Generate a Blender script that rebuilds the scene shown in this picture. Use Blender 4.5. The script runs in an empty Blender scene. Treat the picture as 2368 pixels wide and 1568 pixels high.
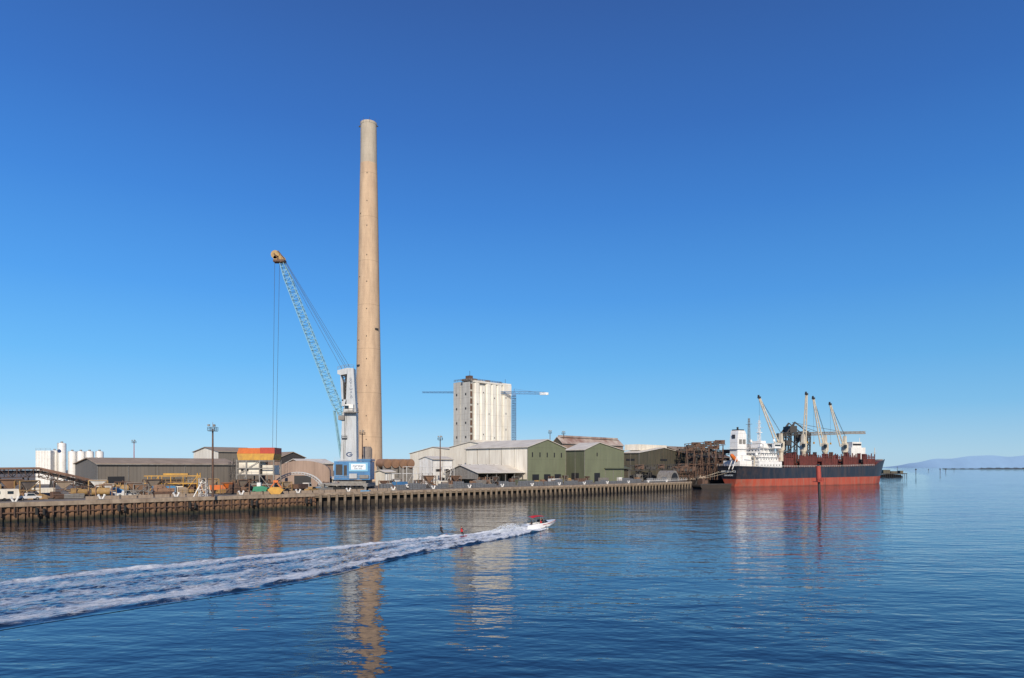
import bpy, math, random
from mathutils import Vector, Matrix, noise
import numpy as np
ZOOM=None
random.seed(7)
F=1579.0; CX=1184.0; HY=1080.0; CAMZ=12.5; G=4.3
AX,AY=-115.5,154.0
UX,UY=0.6909,0.7230
TH=math.atan2(UY,UX)
col=bpy.context.scene.collection
def W(px,py,d): return Vector(((px-CX)/F*d,d,CAMZ+(HY-py)/F*d))
def lx(px,d): return (px-CX)/F*d
def Q(s,off=0,z=G): return Vector((AX+UX*s-UY*off,AY+UY*s+UX*off,z))
def s_at(px,off=0):
    t=(px-CX)/F; a=AX-UY*off; b=AY+UX*off
    return (t*b-a)/(UX-t*UY)
def lenU(px0,d0,px1):
    t=(px1-CX)/F; x0=lx(px0,d0); return (t*d0-x0)/(UX-t*UY)
def lenW(px0,d0,px1):
    t=(px1-CX)/F; x0=lx(px0,d0); return (t*d0-x0)/(-UY-t*UX)
# ---------------------------------------------------------------- materials
def rgba(c): return (c[0],c[1],c[2],1)
def mat(name,c1,c2=None,rough=.7,metal=0,scale=.5,stretch=(1,1,1),bump=0,bscale=4,dirt=None,damt=.5,dstretch=(1,1,.12),dscale=.6,bands=(),zr=None):
    m=bpy.data.materials.new(name); m.use_nodes=True; nt=m.node_tree; N=nt.nodes; L=nt.links
    b=N['Principled BSDF']; b.inputs['Roughness'].default_value=rough; b.inputs['Metallic'].default_value=metal
    if c2 is None: c2=tuple(x*.72 for x in c1)
    tc=N.new('ShaderNodeTexCoord'); mp=N.new('ShaderNodeMapping'); mp.inputs['Scale'].default_value=stretch
    L.new(tc.outputs['Object'],mp.inputs['Vector'])
    n=N.new('ShaderNodeTexNoise'); n.inputs['Scale'].default_value=scale; n.inputs['Detail'].default_value=7; n.inputs['Roughness'].default_value=.65
    L.new(mp.outputs[0],n.inputs['Vector'])
    r=N.new('ShaderNodeValToRGB'); r.color_ramp.elements[0].position=.35; r.color_ramp.elements[1].position=.65
    r.color_ramp.elements[0].color=rgba(c2); r.color_ramp.elements[1].color=rgba(c1)
    L.new(n.outputs[0],r.inputs[0]); out=r.outputs[0]
    def mix(fac,a,cc,mode='MIX'):
        x=N.new('ShaderNodeMix'); x.data_type='RGBA'; x.blend_type=mode
        if isinstance(fac,float): x.inputs['Factor'].default_value=fac
        else: L.new(fac,x.inputs['Factor'])
        L.new(a,x.inputs[6])
        x.inputs[7].default_value=rgba(cc); return x.outputs[2]
    if dirt:
        mp2=N.new('ShaderNodeMapping'); mp2.inputs['Scale'].default_value=dstretch; L.new(tc.outputs['Object'],mp2.inputs['Vector'])
        n2=N.new('ShaderNodeTexNoise'); n2.inputs['Scale'].default_value=dscale; n2.inputs['Detail'].default_value=8; n2.inputs['Roughness'].default_value=.7
        L.new(mp2.outputs[0],n2.inputs['Vector'])
        mr=N.new('ShaderNodeMapRange'); mr.inputs[1].default_value=.45; mr.inputs[2].default_value=.72; mr.inputs[4].default_value=damt
        L.new(n2.outputs[0],mr.inputs[0]); out=mix(mr.outputs[0],out,dirt)
    if bands or zr:
        sp=N.new('ShaderNodeSeparateXYZ'); L.new(tc.outputs['Object'],sp.inputs[0])
    for ax,per,wid,st in bands:
        a=N.new('ShaderNodeMath'); a.operation='MULTIPLY'; a.inputs[1].default_value=1/per; L.new(sp.outputs[ax],a.inputs[0])
        f=N.new('ShaderNodeMath'); f.operation='FRACT'; L.new(a.outputs[0],f.inputs[0])
        l=N.new('ShaderNodeMath'); l.operation='LESS_THAN'; l.inputs[1].default_value=wid; L.new(f.outputs[0],l.inputs[0])
        g=N.new('ShaderNodeMath'); g.operation='MULTIPLY'; g.inputs[1].default_value=st; L.new(l.outputs[0],g.inputs[0])
        out=mix(g.outputs[0],out,(0,0,0))
    if zr: # (z0,z1,colour): stain below
        z0,z1,cc=zr
        ad=N.new('ShaderNodeMath'); ad.operation='MULTIPLY_ADD'; ad.inputs[1].default_value=(z1-z0)*1.5; L.new(n.outputs[0],ad.inputs[0]); L.new(sp.outputs[2],ad.inputs[2])
        mr=N.new('ShaderNodeMapRange'); off=(z1-z0)*.75; mr.inputs[1].default_value=z0+off; mr.inputs[2].default_value=z1+off; mr.inputs[3].default_value=1; mr.inputs[4].default_value=0
        L.new(ad.outputs[0],mr.inputs[0]); out=mix(mr.outputs[0],out,cc)
    L.new(out,b.inputs['Base Color'])
    if bump:
        bn=N.new('ShaderNodeTexNoise'); bn.inputs['Scale'].default_value=bscale; bn.inputs['Detail'].default_value=5; L.new(tc.outputs['Object'],bn.inputs['Vector'])
        bp=N.new('ShaderNodeBump'); bp.inputs['Distance'].default_value=bump; L.new(bn.outputs[0],bp.inputs['Height']); L.new(bp.outputs[0],b.inputs['Normal'])
    return m
M={}
M['conc']=mat('chimney_concrete',(.58,.415,.27),(.48,.335,.22),.9,scale=.25,stretch=(1,1,.25),dirt=(.31,.22,.15),damt=.65,dscale=.5,bands=((2,2.5,.10,.05),(2,25,.012,.2)),bump=.05)
M['conctop']=mat('chimney_top_concrete',(.48,.41,.32),(.39,.33,.255),.9,scale=.3,stretch=(1,1,.25),dirt=(.27,.23,.18),bands=((2,2.5,.10,.06),))
M['dark']=mat('dark_opening',(.02,.02,.022),rough=.6)
M['pave']=mat('apron_concrete',(.24,.21,.175),(.15,.13,.11),.9,scale=.15,dirt=(.07,.06,.05),dstretch=(1,1,1),dscale=.05,damt=.7)
M['ground']=mat('yard_ground',(.20,.165,.13),(.11,.095,.08),.95,scale=.03,dirt=(.06,.05,.045),dstretch=(1,1,1),dscale=.04,damt=.6)
M['cap']=mat('cap_concrete',(.38,.30,.22),(.25,.19,.14),.9,scale=.6,dirt=(.12,.08,.055),damt=.8)
M['sheet']=mat('rusty_sheet_pile',(.20,.12,.07),(.12,.07,.045),.85,scale=.7,dirt=(.30,.15,.075),damt=.7,zr=(.3,1.5,(.02,.02,.012)))
M['pile']=mat('weathered_pile',(.29,.225,.16),(.17,.13,.09),.9,scale=1,dirt=(.1,.07,.05),zr=(-.2,1.6,(.025,.025,.02)))
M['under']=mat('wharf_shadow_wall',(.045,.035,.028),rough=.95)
M['cream']=mat('cream_sheet_wall',(.80,.755,.65),(.70,.65,.55),.6,scale=.12,stretch=(1,1,.3),dirt=(.42,.34,.26),damt=.5,bands=((1,1.0,.12,.08),(1,7.5,.03,.2)))
M['roofcream']=mat('pale_roof_sheet',(.70,.65,.56),(.58,.53,.45),.5,scale=.15,dirt=(.36,.29,.22),dstretch=(.3,.3,.3),damt=.5,bands=((0,1.0,.12,.08),))
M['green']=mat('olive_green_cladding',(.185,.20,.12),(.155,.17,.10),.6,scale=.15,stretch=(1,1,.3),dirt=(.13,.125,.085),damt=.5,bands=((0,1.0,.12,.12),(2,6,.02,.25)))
M['greens']=mat('olive_green_shaded_cladding',(.105,.115,.072),(.09,.098,.062),.6,scale=.15,stretch=(1,1,.3),dirt=(.06,.06,.045),bands=((1,1.0,.12,.15),))  # darker copy of the olive green, side wall shade put into the colour
M['brgreen']=mat('brown_green_cladding',(.095,.088,.056),(.06,.056,.04),.7,scale=.15,stretch=(1,1,.3),dirt=(.18,.13,.09),damt=.6,bands=((0,1.0,.12,.2),(1,1.0,.12,.2)))
M['greysh']=mat('grey_brown_cladding',(.17,.15,.125),(.135,.118,.098),.6,scale=.12,stretch=(1,1,.3),dirt=(.23,.185,.14),damt=.4,bands=((0,1.2,.12,.2),(0,6,.02,.4)))
M['roofbrown']=mat('dusty_brown_roof',(.36,.28,.205),(.26,.20,.145),.8,scale=.2,dirt=(.16,.115,.08),dstretch=(.3,.3,.3),bands=((0,1.2,.12,.15),))
M['roofred']=mat('rusty_red_roof',(.22,.12,.095),(.50,.44,.38),.8,scale=.1)
M['brownsh']=mat('dusty_pinkish_brown_cladding',(.35,.25,.195),(.27,.19,.145),.75,scale=.2,stretch=(1,1,.3),dirt=(.16,.11,.085),bands=((0,1.0,.14,.15),(1,1.,.14,.15)))
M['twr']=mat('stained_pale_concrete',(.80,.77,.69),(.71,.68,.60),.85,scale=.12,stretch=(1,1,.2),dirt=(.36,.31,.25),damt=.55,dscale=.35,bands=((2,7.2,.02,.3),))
M['twrs']=mat('shaded_tower_concrete',(.50,.49,.45),(.40,.39,.36),.85,scale=.2,stretch=(1,1,.2),dirt=(.22,.19,.16),bands=((2,3.6,.04,.3),))  # pale tower concrete greyed down, shade of left face and recesses painted in
M['steeldk']=mat('dark_steel',(.05,.045,.042),(.03,.028,.028),.7,scale=1)
M['steelrust']=mat('rusty_steel',(.13,.075,.05),(.07,.045,.035),.85,scale=1.2,dirt=(.2,.1,.06),damt=.6,dstretch=(1,1,1))
M['steelgrey']=mat('grey_steel',(.26,.25,.23),(.16,.15,.14),.6,scale=1,dirt=(.13,.09,.06))
M['white']=mat('white_paint',(.76,.75,.72),(.64,.63,.60),.4,scale=.5,dirt=(.40,.33,.25),damt=.55)
M['whiteship']=mat('white_ship_paint',(.82,.82,.80),(.74,.74,.72),.4,scale=.4,dirt=(.55,.42,.32),damt=.4,bands=((2,2.8,.05,.35),))
M['silo']=mat('white_silo_paint',(.78,.77,.74),(.68,.66,.62),.45,scale=.4,dirt=(.45,.4,.33),damt=.4,bands=((2,3,.03,.2),))
M['craneg']=mat('pale_grey_crane_paint',(.48,.50,.52),(.41,.44,.46),.45,scale=.3,dirt=(.26,.23,.20),damt=.6)
M['blue']=mat('blue_crane_paint',(.065,.21,.42),(.05,.16,.33),.4,scale=.6,dirt=(.07,.08,.10))
M['ltblue']=mat('light_blue_lattice_paint',(.22,.42,.50),(.17,.33,.40),.45,scale=1)
M['orange']=mat('orange_paint',(.62,.15,.02),(.5,.11,.015),.55,scale=.8,dirt=(.25,.09,.03))
M['redp']=mat('red_paint',(.48,.05,.02),(.36,.04,.02),.55,scale=.8,dirt=(.2,.05,.03))
M['yellow']=mat('yellow_paint',(.60,.33,.04),(.42,.22,.035),.5,scale=.8,dirt=(.22,.13,.06))
M['dullyellow']=mat('faded_yellow_paint',(.46,.30,.11),(.30,.18,.07),.6,scale=.8,dirt=(.16,.10,.06),damt=.8,dstretch=(1,1,1))
M['grn']=mat('green_machine_paint',(.03,.24,.13),(.02,.16,.09),.5,scale=1)
M['navy']=mat('navy_hull_paint',(.022,.030,.046),(.014,.019,.030),.45,scale=.15,stretch=(1,1,.4),dirt=(.11,.07,.055),damt=.55)
M['hullred']=mat('red_antifouling',(.42,.074,.040),(.31,.055,.032),.7,scale=.12,stretch=(1,1,.5),dirt=(.28,.15,.11),damt=.85,dscale=.4,zr=(-.2,1.0,(.11,.04,.03)))
M['holdred']=mat('oxide_red_paint',(.18,.045,.034),(.11,.028,.024),.7,scale=.4,dirt=(.06,.025,.02),damt=.7,bands=((0,1.6,.25,.45),))
M['jibcream']=mat('cream_jib_paint',(.66,.60,.48),(.55,.49,.38),.5,scale=.5,dirt=(.25,.17,.11),damt=.6)
M['glass']=mat('dark_glass',(.02,.03,.04),rough=.1)
M['rubber']=mat('black_rubber',(.02,.02,.02),rough=.85)
M['redw']=mat('beacon_red_paint',(.42,.065,.04),(.30,.05,.035),.6,scale=1.5,dirt=(.12,.06,.05))
M['dkwood']=mat('wet_dark_pile',(.035,.03,.028),rough=.6)
M['tarpblue']=mat('blue_tarpaulin',(.10,.30,.5),(.07,.22,.4),.6)
M['lead']=mat('grey_metal_ingots',(.25,.255,.26),(.13,.13,.14),.5,metal=.2,scale=2,bands=((0,.6,.12,.5),(2,.35,.15,.5)))
M['signw']=mat('white_sign_face',(.75,.8,.82),(.72,.77,.8),.4)
M['signb']=mat('light_blue_sign_face',(.22,.46,.62),(.20,.42,.58),.4)
M['ink']=mat('dark_blue_lettering',(.02,.05,.14),rough=.5)
M['hill']=mat('haze_tinted_hill',(.20,.33,.50),(.18,.30,.46),1,scale=.002)  # aerial haze is mixed into the blue base colour
M['shore']=mat('low_mangrove_shore',(.07,.10,.12),(.05,.07,.08),1,scale=.02)
M['gel']=mat('white_gelcoat',(.8,.8,.8),(.76,.76,.76),.25)
M['redc']=mat('red_canvas',(.55,.02,.025),(.45,.015,.02),.7)
M['skin']=mat('skin',(.45,.26,.17),(.42,.24,.16),.6)
M['wet']=mat('black_wetsuit',(.02,.02,.025),rough=.6)
M['hair']=mat('brown_hair',(.05,.03,.02),rough=.8)
M['foamw']=mat('white_spray',(.76,.79,.82),(.66,.71,.76),.9,scale=5)
M['stack']=mat('brown_tank_steel',(.30,.17,.10),(.2,.115,.07),.7,scale=.3,dirt=(.12,.08,.06))
M['gstack']=mat('grey_vessel_steel',(.26,.22,.19),(.17,.14,.12),.7,scale=.5,dirt=(.1,.08,.06))
# ---------------------------------------------------------------- mesh builder
class B:
    def __init__(s): s.v=[]; s.f=[]
    def add(s,vs,fs):
        o=len(s.v); s.v+=[tuple(v) for v in vs]; s.f+=[tuple(i+o for i in f) for f in fs]; return s
    def box(s,cx,cy,cz,sx,sy,sz,rz=0):
        c,n=math.cos(rz),math.sin(rz); vs=[]
        for dz in(-.5,.5):
            for dx,dy in((-.5,-.5),(.5,-.5),(.5,.5),(-.5,.5)):
                x,y=dx*sx,dy*sy; vs.append((cx+x*c-y*n,cy+x*n+y*c,cz+dz*sz))
        return s.add(vs,[(3,2,1,0),(4,5,6,7),(0,1,5,4),(1,2,6,5),(2,3,7,6),(3,0,4,7)])
    def bx(s,x0,x1,y0,y1,z0,z1): return s.box((x0+x1)/2,(y0+y1)/2,(z0+z1)/2,abs(x1-x0),abs(y1-y0),abs(z1-z0))
    def tube(s,p,q,r0,r1=None,n=6,cap=True):
        if r1 is None: r1=r0
        p=Vector(p);q=Vector(q);d=(q-p)
        if d.length<1e-6: return s
        d.normalize(); a=Vector((0,0,1)) if abs(d.z)<.9 else Vector((1,0,0))
        u=d.cross(a).normalized(); w=d.cross(u)
        vs=[]
        for c,r in((p,r0),(q,r1)):
            for i in range(n):
                t=2*math.pi*(i+.5)/n; vs.append(c+u*math.cos(t)*r+w*math.sin(t)*r)
        fs=[(i,(i+1)%n,n+(i+1)%n,n+i) for i in range(n)]
        if cap: fs+=[tuple(range(n))[::-1],tuple(range(n,2*n))]
        return s.add(vs,fs)
    def beam(s,p,q,w): return s.tube(p,q,w*.7071,n=4)
    def lathe(s,prof,n=48,cx=0,cy=0,cap=True):
        vs=[];fs=[]
        for r,z in prof:
            for i in range(n):
                t=2*math.pi*i/n; vs.append((cx+r*math.cos(t),cy+r*math.sin(t),z))
        for k in range(len(prof)-1):
            for i in range(n): fs.append((k*n+i,k*n+(i+1)%n,(k+1)*n+(i+1)%n,(k+1)*n+i))
        if cap: fs.append(tuple(range(n))[::-1]); fs.append(tuple((len(prof)-1)*n+i for i in range(n)))
        return s.add(vs,fs)
    def prism(s,pts,a,b,axis='y'):
        vs=[]
        for t in(a,b):
            for p,z in pts: vs.append((p,t,z) if axis=='y' else ((t,p,z) if axis=='x' else (p,z,t)))
        n=len(pts)
        return s.add(vs,[tuple(range(n)),tuple(range(n,2*n))[::-1]]+[(i,(i+1)%n,n+(i+1)%n,n+i) for i in range(n)])
    def lattice(s,p,q,w0,w1,n,r,rd=None):
        p=Vector(p);q=Vector(q);rd=rd or r*.6
        d=(q-p).normalized(); a=Vector((0,1,0)) if abs(d.y)<.9 else Vector((0,0,1))
        u=d.cross(a).normalized(); v=d.cross(u)
        def c(i,k):
            t=i/n; w=(w0+(w1-w0)*t)/2; sx,sy=((1,1),(-1,1),(-1,-1),(1,-1))[k]; return p.lerp(q,t)+u*w*sx+v*w*sy
        for k in range(4): s.tube(c(0,k),c(n,k),r,n=4)
        for i in range(n):
            for k in range(4):
                k2=(k+1)%4
                if i%2: s.tube(c(i,k),c(i+1,k2),rd,n=3,cap=False)
                else: s.tube(c(i,k2),c(i+1,k),rd,n=3,cap=False)
                s.tube(c(i,k),c(i,k2),rd,n=3,cap=False)
        return s
    def rail(s,pts,h=1.1,r=.04,step=2.):
        for a,b in zip(pts[:-1],pts[1:]):
            a=Vector(a);b=Vector(b);n=max(1,int((b-a).length/step)); up=Vector((0,0,h))
            s.tube(a+up,b+up,r,n=4); s.tube(a+up*.5,b+up*.5,r,n=4)
            for i in range(n+1): s.tube(a.lerp(b,i/n),a.lerp(b,i/n)+up,r,n=4)
        return s
def mesh(name,b,m,smooth=False):
    me=bpy.data.meshes.new(name); me.from_pydata(b.v,[],b.f); me.update()
    import bmesh
    bm=bmesh.new(); bm.from_mesh(me); bmesh.ops.recalc_face_normals(bm,faces=bm.faces); bm.to_mesh(me); bm.free()
    me.materials.append(M[m] if isinstance(m,str) else m)
    if smooth:
        for p in me.polygons: p.use_smooth=True
        try: me.set_sharp_from_angle(angle=math.radians(40))
        except Exception: pass
    return me
def part(name,b,m,parent,label=None,smooth=False):
    o=bpy.data.objects.new(name,mesh(name,b,m,smooth)); col.objects.link(o); o.parent=parent
    if label:o['label']=label
    return o
def tag(o,label,cat,group=None,kind=None):
    if label:o['label']=label
    if cat:o['category']=cat
    if group:o['group']=group
    if kind:o['kind']=kind
    return o
def thing(name,loc,rz,label,cat,group=None):
    o=bpy.data.objects.new(name,None); o.empty_display_size=1; col.objects.link(o); o.location=loc; o.rotation_euler=(0,0,rz)
    return tag(o,label,cat,group)
def solo(name,b,m,loc,rz,label,cat,group=None,kind=None,smooth=False):
    o=bpy.data.objects.new(name,mesh(name,b,m,smooth)); col.objects.link(o); o.location=loc; o.rotation_euler=(0,0,rz)
    return tag(o,label,cat,group,kind)
def clone(root,loc,rz,scale=None,label=None):
    c=root.copy(); col.objects.link(c); c.location=loc; c.rotation_euler=(0,0,rz)
    if scale: c.scale=scale
    if label: c['label']=label
    def rec(a,b):
        for ch in [o for o in list(col.objects) if o.parent==a]:
            k=ch.copy(); col.objects.link(k); k.parent=b; rec(ch,k)
    rec(root,c); return c
def text(name,s,size,loc,rot,m,parent,sx=1):
    cu=bpy.data.curves.new(name,'FONT'); cu.body=s; cu.size=size; cu.align_x='CENTER'; cu.align_y='CENTER'; cu.extrude=.02
    t=bpy.data.objects.new(name+'_t',cu); col.objects.link(t)
    dg=bpy.context.evaluated_depsgraph_get(); me=bpy.data.meshes.new_from_object(t.evaluated_get(dg))
    bpy.data.objects.remove(t); me.materials.clear(); me.materials.append(M[m])
    o=bpy.data.objects.new(name,me); col.objects.link(o); o.parent=parent; o.location=loc; o.rotation_euler=rot; o.scale=(sx,1,1)
    return o
R90=math.pi/2
# ---------------------------------------------------------------- camera, sun, sky
cam=bpy.data.cameras.new('camera'); co=bpy.data.objects.new('camera',cam); col.objects.link(co)
co.location=(0,0,CAMZ); co.rotation_euler=(R90,0,0); cam.sensor_width=36; cam.lens=36*F/2368; cam.shift_y=296/2368; cam.clip_end=60000; cam.clip_start=.5
if ZOOM:
    zx,zy,k=ZOOM; cam.lens*=k; cam.shift_x=(zx-CX)*k/2368; cam.shift_y=(HY-zy)*k/2368
bpy.context.scene.camera=co
az,el=math.radians(6),math.radians(28)
S=Vector((math.cos(el)*math.sin(az),-math.cos(el)*math.cos(az),math.sin(el)))
sl=bpy.data.lights.new('sun','SUN'); sl.energy=4.8; sl.angle=math.radians(.5); sl.color=(1,.89,.74)
so=bpy.data.objects.new('sun',sl); col.objects.link(so); so.rotation_euler=S.to_track_quat('Z','Y').to_euler(); so.location=(50,-100,100)
w=bpy.data.worlds.new('World'); bpy.context.scene.world=w; w.use_nodes=True; nt=w.node_tree; N=nt.nodes; L=nt.links
bg=N['Background']; bg.inputs[1].default_value=.1
sk=N.new('ShaderNodeTexSky'); sk.sky_type='NISHITA'; sk.sun_disc=False; sk.sun_elevation=el; sk.sun_rotation=math.pi-az
sk.altitude=0; sk.air_density=1.0; sk.dust_density=.3; sk.ozone_density=3.0
tc=N.new('ShaderNodeTexCoord'); sp=N.new('ShaderNodeSeparateXYZ'); L.new(tc.outputs['Generated'],sp.inputs[0])
rp=N.new('ShaderNodeValToRGB'); L.new(sp.outputs[2],rp.inputs[0]); els=rp.color_ramp.elements
stops=[(0,(.43,.67,.86)),(.02,(.39,.66,.88)),(.08,(.20,.54,.90)),(.144,(.120,.45,.88)),(.234,(.068,.33,.82)),(.345,(.042,.225,.68)),(.44,(.033,.16,.54)),(.565,(.030,.11,.385)),(1,(.012,.06,.26))]
els[0].position=0; els[0].color=rgba(stops[0][1]); els[1].position=1; els[1].color=rgba(stops[-1][1])
for p_,c_ in stops[1:-1]:
    e_=els.new(p_); e_.color=rgba(c_)
sc10=N.new('ShaderNodeVectorMath'); sc10.operation='SCALE'; L.new(rp.outputs[0],sc10.inputs[0])
mx_=N.new('ShaderNodeMath'); mx_.operation='MULTIPLY_ADD'; mx_.inputs[1].default_value=-1.6; mx_.inputs[2].default_value=10.1; L.new(sp.outputs[0],mx_.inputs[0]); L.new(mx_.outputs[0],sc10.inputs['Scale'])
mw=N.new('ShaderNodeMix'); mw.data_type='RGBA'; mw.inputs['Factor'].default_value=.88; L.new(sk.outputs[0],mw.inputs[6]); L.new(sc10.outputs[0],mw.inputs[7])
L.new(mw.outputs[2],bg.inputs[0])
sc=bpy.context.scene; sc.view_settings.view_transform='Standard'; sc.view_settings.look='None'; sc.view_settings.exposure=0
# ---------------------------------------------------------------- water
def water_nodes(m,foam=False):
    m.use_nodes=True; nt=m.node_tree; N=nt.nodes; L=nt.links; b=N['Principled BSDF']
    b.inputs['Base Color'].default_value=(.006,.017,.033,1); b.inputs['Roughness'].default_value=.025; b.inputs['IOR'].default_value=1.48
    ge=N.new('ShaderNodeNewGeometry'); prev=None
    pm=N.new('ShaderNodeMapping'); pm.inputs['Scale'].default_value=(.6,1.4,1); pm.inputs['Rotation'].default_value=(0,0,.15); L.new(ge.outputs['Position'],pm.inputs[0])
    pn=N.new('ShaderNodeTexNoise'); pn.inputs['Scale'].default_value=.022; pn.inputs['Detail'].default_value=3; L.new(pm.outputs[0],pn.inputs['Vector'])
    pr_=N.new('ShaderNodeMapRange'); pr_.inputs[1].default_value=.35; pr_.inputs[2].default_value=.65; pr_.inputs[3].default_value=.7; pr_.inputs[4].default_value=1.4; L.new(pn.outputs[0],pr_.inputs[0])
    for sc_,st,amp,det in((.10,(.7,1.2,1),.22,1.),(.42,(.6,1.25,1),.115,1.6),(1.5,(.7,1.2,1),.034,1.5)):
        mp=N.new('ShaderNodeMapping'); mp.inputs['Scale'].default_value=st; mp.inputs['Rotation'].default_value=(0,0,.12+sc_*.3); L.new(ge.outputs['Position'],mp.inputs[0])
        n=N.new('ShaderNodeTexNoise'); n.inputs['Scale'].default_value=sc_; n.inputs['Detail'].default_value=det; n.inputs['Roughness'].default_value=.45; L.new(mp.outputs[0],n.inputs['Vector'])
        a=N.new('ShaderNodeMath'); a.operation='MULTIPLY_ADD'; a.inputs[1].default_value=amp; L.new(n.outputs[0],a.inputs[0])
        if prev: L.new(prev,a.inputs[2])
        else: a.inputs[2].default_value=0
        prev=a.outputs[0]
    bp=N.new('ShaderNodeBump'); bp.inputs['Distance'].default_value=1; L.new(prev,bp.inputs['Height']); L.new(bp.outputs[0],b.inputs['Normal'])
    L.new(pr_.outputs[0],bp.inputs['Distance'])
    if foam:
        at=N.new('ShaderNodeAttribute'); at.attribute_name='foam'
        uv=N.new('ShaderNodeUVMap'); mp=N.new('ShaderNodeMapping'); mp.inputs['Scale'].default_value=(.5,1.2,1); L.new(uv.outputs[0],mp.inputs[0])
        n=N.new('ShaderNodeTexNoise'); n.inputs['Scale'].default_value=1.3; n.inputs['Detail'].default_value=9; n.inputs['Roughness'].default_value=.8; n.inputs['Distortion'].default_value=.8; L.new(mp.outputs[0],n.inputs['Vector'])
        n3=N.new('ShaderNodeTexNoise'); n3.inputs['Scale'].default_value=.3; n3.inputs['Detail'].default_value=3; L.new(mp.outputs[0],n3.inputs['Vector'])
        a1=N.new('ShaderNodeMath'); a1.operation='MULTIPLY'; a1.inputs[1].default_value=1.9; L.new(n.outputs[0],a1.inputs[0])
        a0=N.new('ShaderNodeMath'); a0.operation='MULTIPLY_ADD'; a0.inputs[1].default_value=.8; L.new(n3.outputs[0],a0.inputs[0]); L.new(a1.outputs[0],a0.inputs[2])
        a=N.new('ShaderNodeMath'); a.operation='ADD'; L.new(at.outputs['Fac'],a.inputs[0]); L.new(a0.outputs[0],a.inputs[1])
        mr=N.new('ShaderNodeMapRange'); mr.inputs[1].default_value=1.54; mr.inputs[2].default_value=1.92; mr.inputs[4].default_value=.95; L.new(a.outputs[0],mr.inputs[0])
        d=N.new('ShaderNodeBsdfDiffuse'); d.inputs[0].default_value=(.70,.74,.79,1)
        fb=N.new('ShaderNodeBump'); fb.inputs['Distance'].default_value=.35; L.new(n.outputs[0],fb.inputs['Height']); L.new(fb.outputs[0],d.inputs['Normal'])
        mx=N.new('ShaderNodeMixShader'); L.new(mr.outputs[0],mx.inputs[0]); L.new(b.outputs[0],mx.inputs[1]); L.new(d.outputs[0],mx.inputs[2])
        L.new(mx.outputs[0],N['Material Output'].inputs[0])
M['water']=bpy.data.materials.new('sea_water'); water_nodes(M['water'])
M['wake']=bpy.data.materials.new('foamy_wake_water'); water_nodes(M['wake'],True)
b=B(); b.add([(-15000,-300,0),(15000,-300,0),(15000,25000,0),(-15000,25000,0)],[(0,1,2,3)])
solo('water',b,'water',(0,0,0),0,None,None,kind='structure')
# wake
upper=[(1238,1222),(1215,1220),(1120,1232),(1000,1243),(900,1252),(750,1268),(600,1284),(450,1298),(300,1313),(150,1328),(0,1346),(-200,1370),(-400,1395)]
lower=[(1262,1225),(1240,1230),(1180,1243),(1100,1257),(1000,1275),(880,1300),(760,1330),(600,1360),(450,1383),(300,1405),(0,1452),(-200,1490),(-400,1530)]
def gp(p): d=CAMZ*F/(p[1]-HY); return Vector((lx(p[0],d),d,0))
up=[gp(p) for p in upper]; lo=[gp(p) for p in lower]
NL,NA=900,120; rs=np.random.RandomState(3)
def samp(pl,t):
    x=t*(len(pl)-1); i=min(int(x),len(pl)-2); f=x-i
    p0=pl[max(i-1,0)];p1=pl[i];p2=pl[i+1];p3=pl[min(i+2,len(pl)-1)]
    return .5*((2*p1)+(p2-p0)*f+(2*p0-5*p1+4*p2-p3)*f*f+(3*p1-p0-3*p2+p3)*f**3)
vs=[];fo=[];uvs=[]; acc=0; prevc=None
for i in range(NL+1):
    t=i/NL; a=samp(lo,t); c=samp(up,t); mid=(a+c)/2
    if prevc is not None: acc+=(mid-prevc).length
    prevc=mid; wd=(c-a).length
    w1=noise.noise(Vector((acc*.12,0,3)))*.09+noise.noise(Vector((acc*.5,0,7)))*.035
    w2=noise.noise(Vector((acc*.13,5,9)))*.09+noise.noise(Vector((acc*.6,5,1)))*.035
    amp=.26*math.exp(-acc/90)+.15
    for j in range(NA+1):
        k=j/NA; e=k*2-1; yl=e*wd/2
        p=a.lerp(c,k*1.08-.04)
        brk=.7+.9*noise.noise(Vector((acc*.45,yl*.5,0)))
        z=amp*brk*(1.1*math.exp(-((e+.87+w1)/.06)**2)+.8*math.exp(-((e-.87+w2)/.06)**2)+.5*math.exp(-((e-.1+w1)/.08)**2)+.5*math.exp(-((e+.45+w2)/.08)**2))
        ins=max(0,min(1,(.97-abs(e))/.15))
        ch=noise.noise(Vector((acc*.7,yl*1.1,1)))*.16+noise.noise(Vector((acc*1.7,yl*2.6,2)))*.09
        z+=ch*ins*(.7+.6*math.exp(-acc/60))
        f=.30*math.exp(-((e+.70+w1)/.16)**2)+.32*math.exp(-((e-.80+w2)/.11)**2)+.16*math.exp(-((e+.15+w1*2)/.14)**2)+.14*math.exp(-((e-.42+w2)/.1)**2)
        f+=.16*ins+ch*.55
        f+=.5*math.exp(-acc/13)*(abs(e)<.95)
        f+=.14*math.exp(-acc/70)
        if abs(e)>.9: f*=max(0,(1-abs(e))/.1)
        edge=min(1,(1-abs(e))/.06)
        vs.append((p.x,p.y,.03+max(-.02,z)*edge*edge)); fo.append(f); uvs.append((acc,yl))
fs=[(i*(NA+1)+j,i*(NA+1)+j+1,(i+1)*(NA+1)+j+1,(i+1)*(NA+1)+j) for i in range(NL) for j in range(NA)]
b=B(); b.add(vs,fs); me=mesh('boat_wake',b,'wake',True)
at=me.attributes.new('foam','FLOAT','POINT'); at.data.foreach_set('value',fo)
uvl=me.uv_layers.new(name='UVMap')
for lp in me.loops: uvl.data[lp.index].uv=uvs[lp.vertex_index]
o=bpy.data.objects.new('boat_wake',me); col.objects.link(o); tag(o,'long white foamy wake trailing behind the ski boat','wake',kind='stuff')
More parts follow.
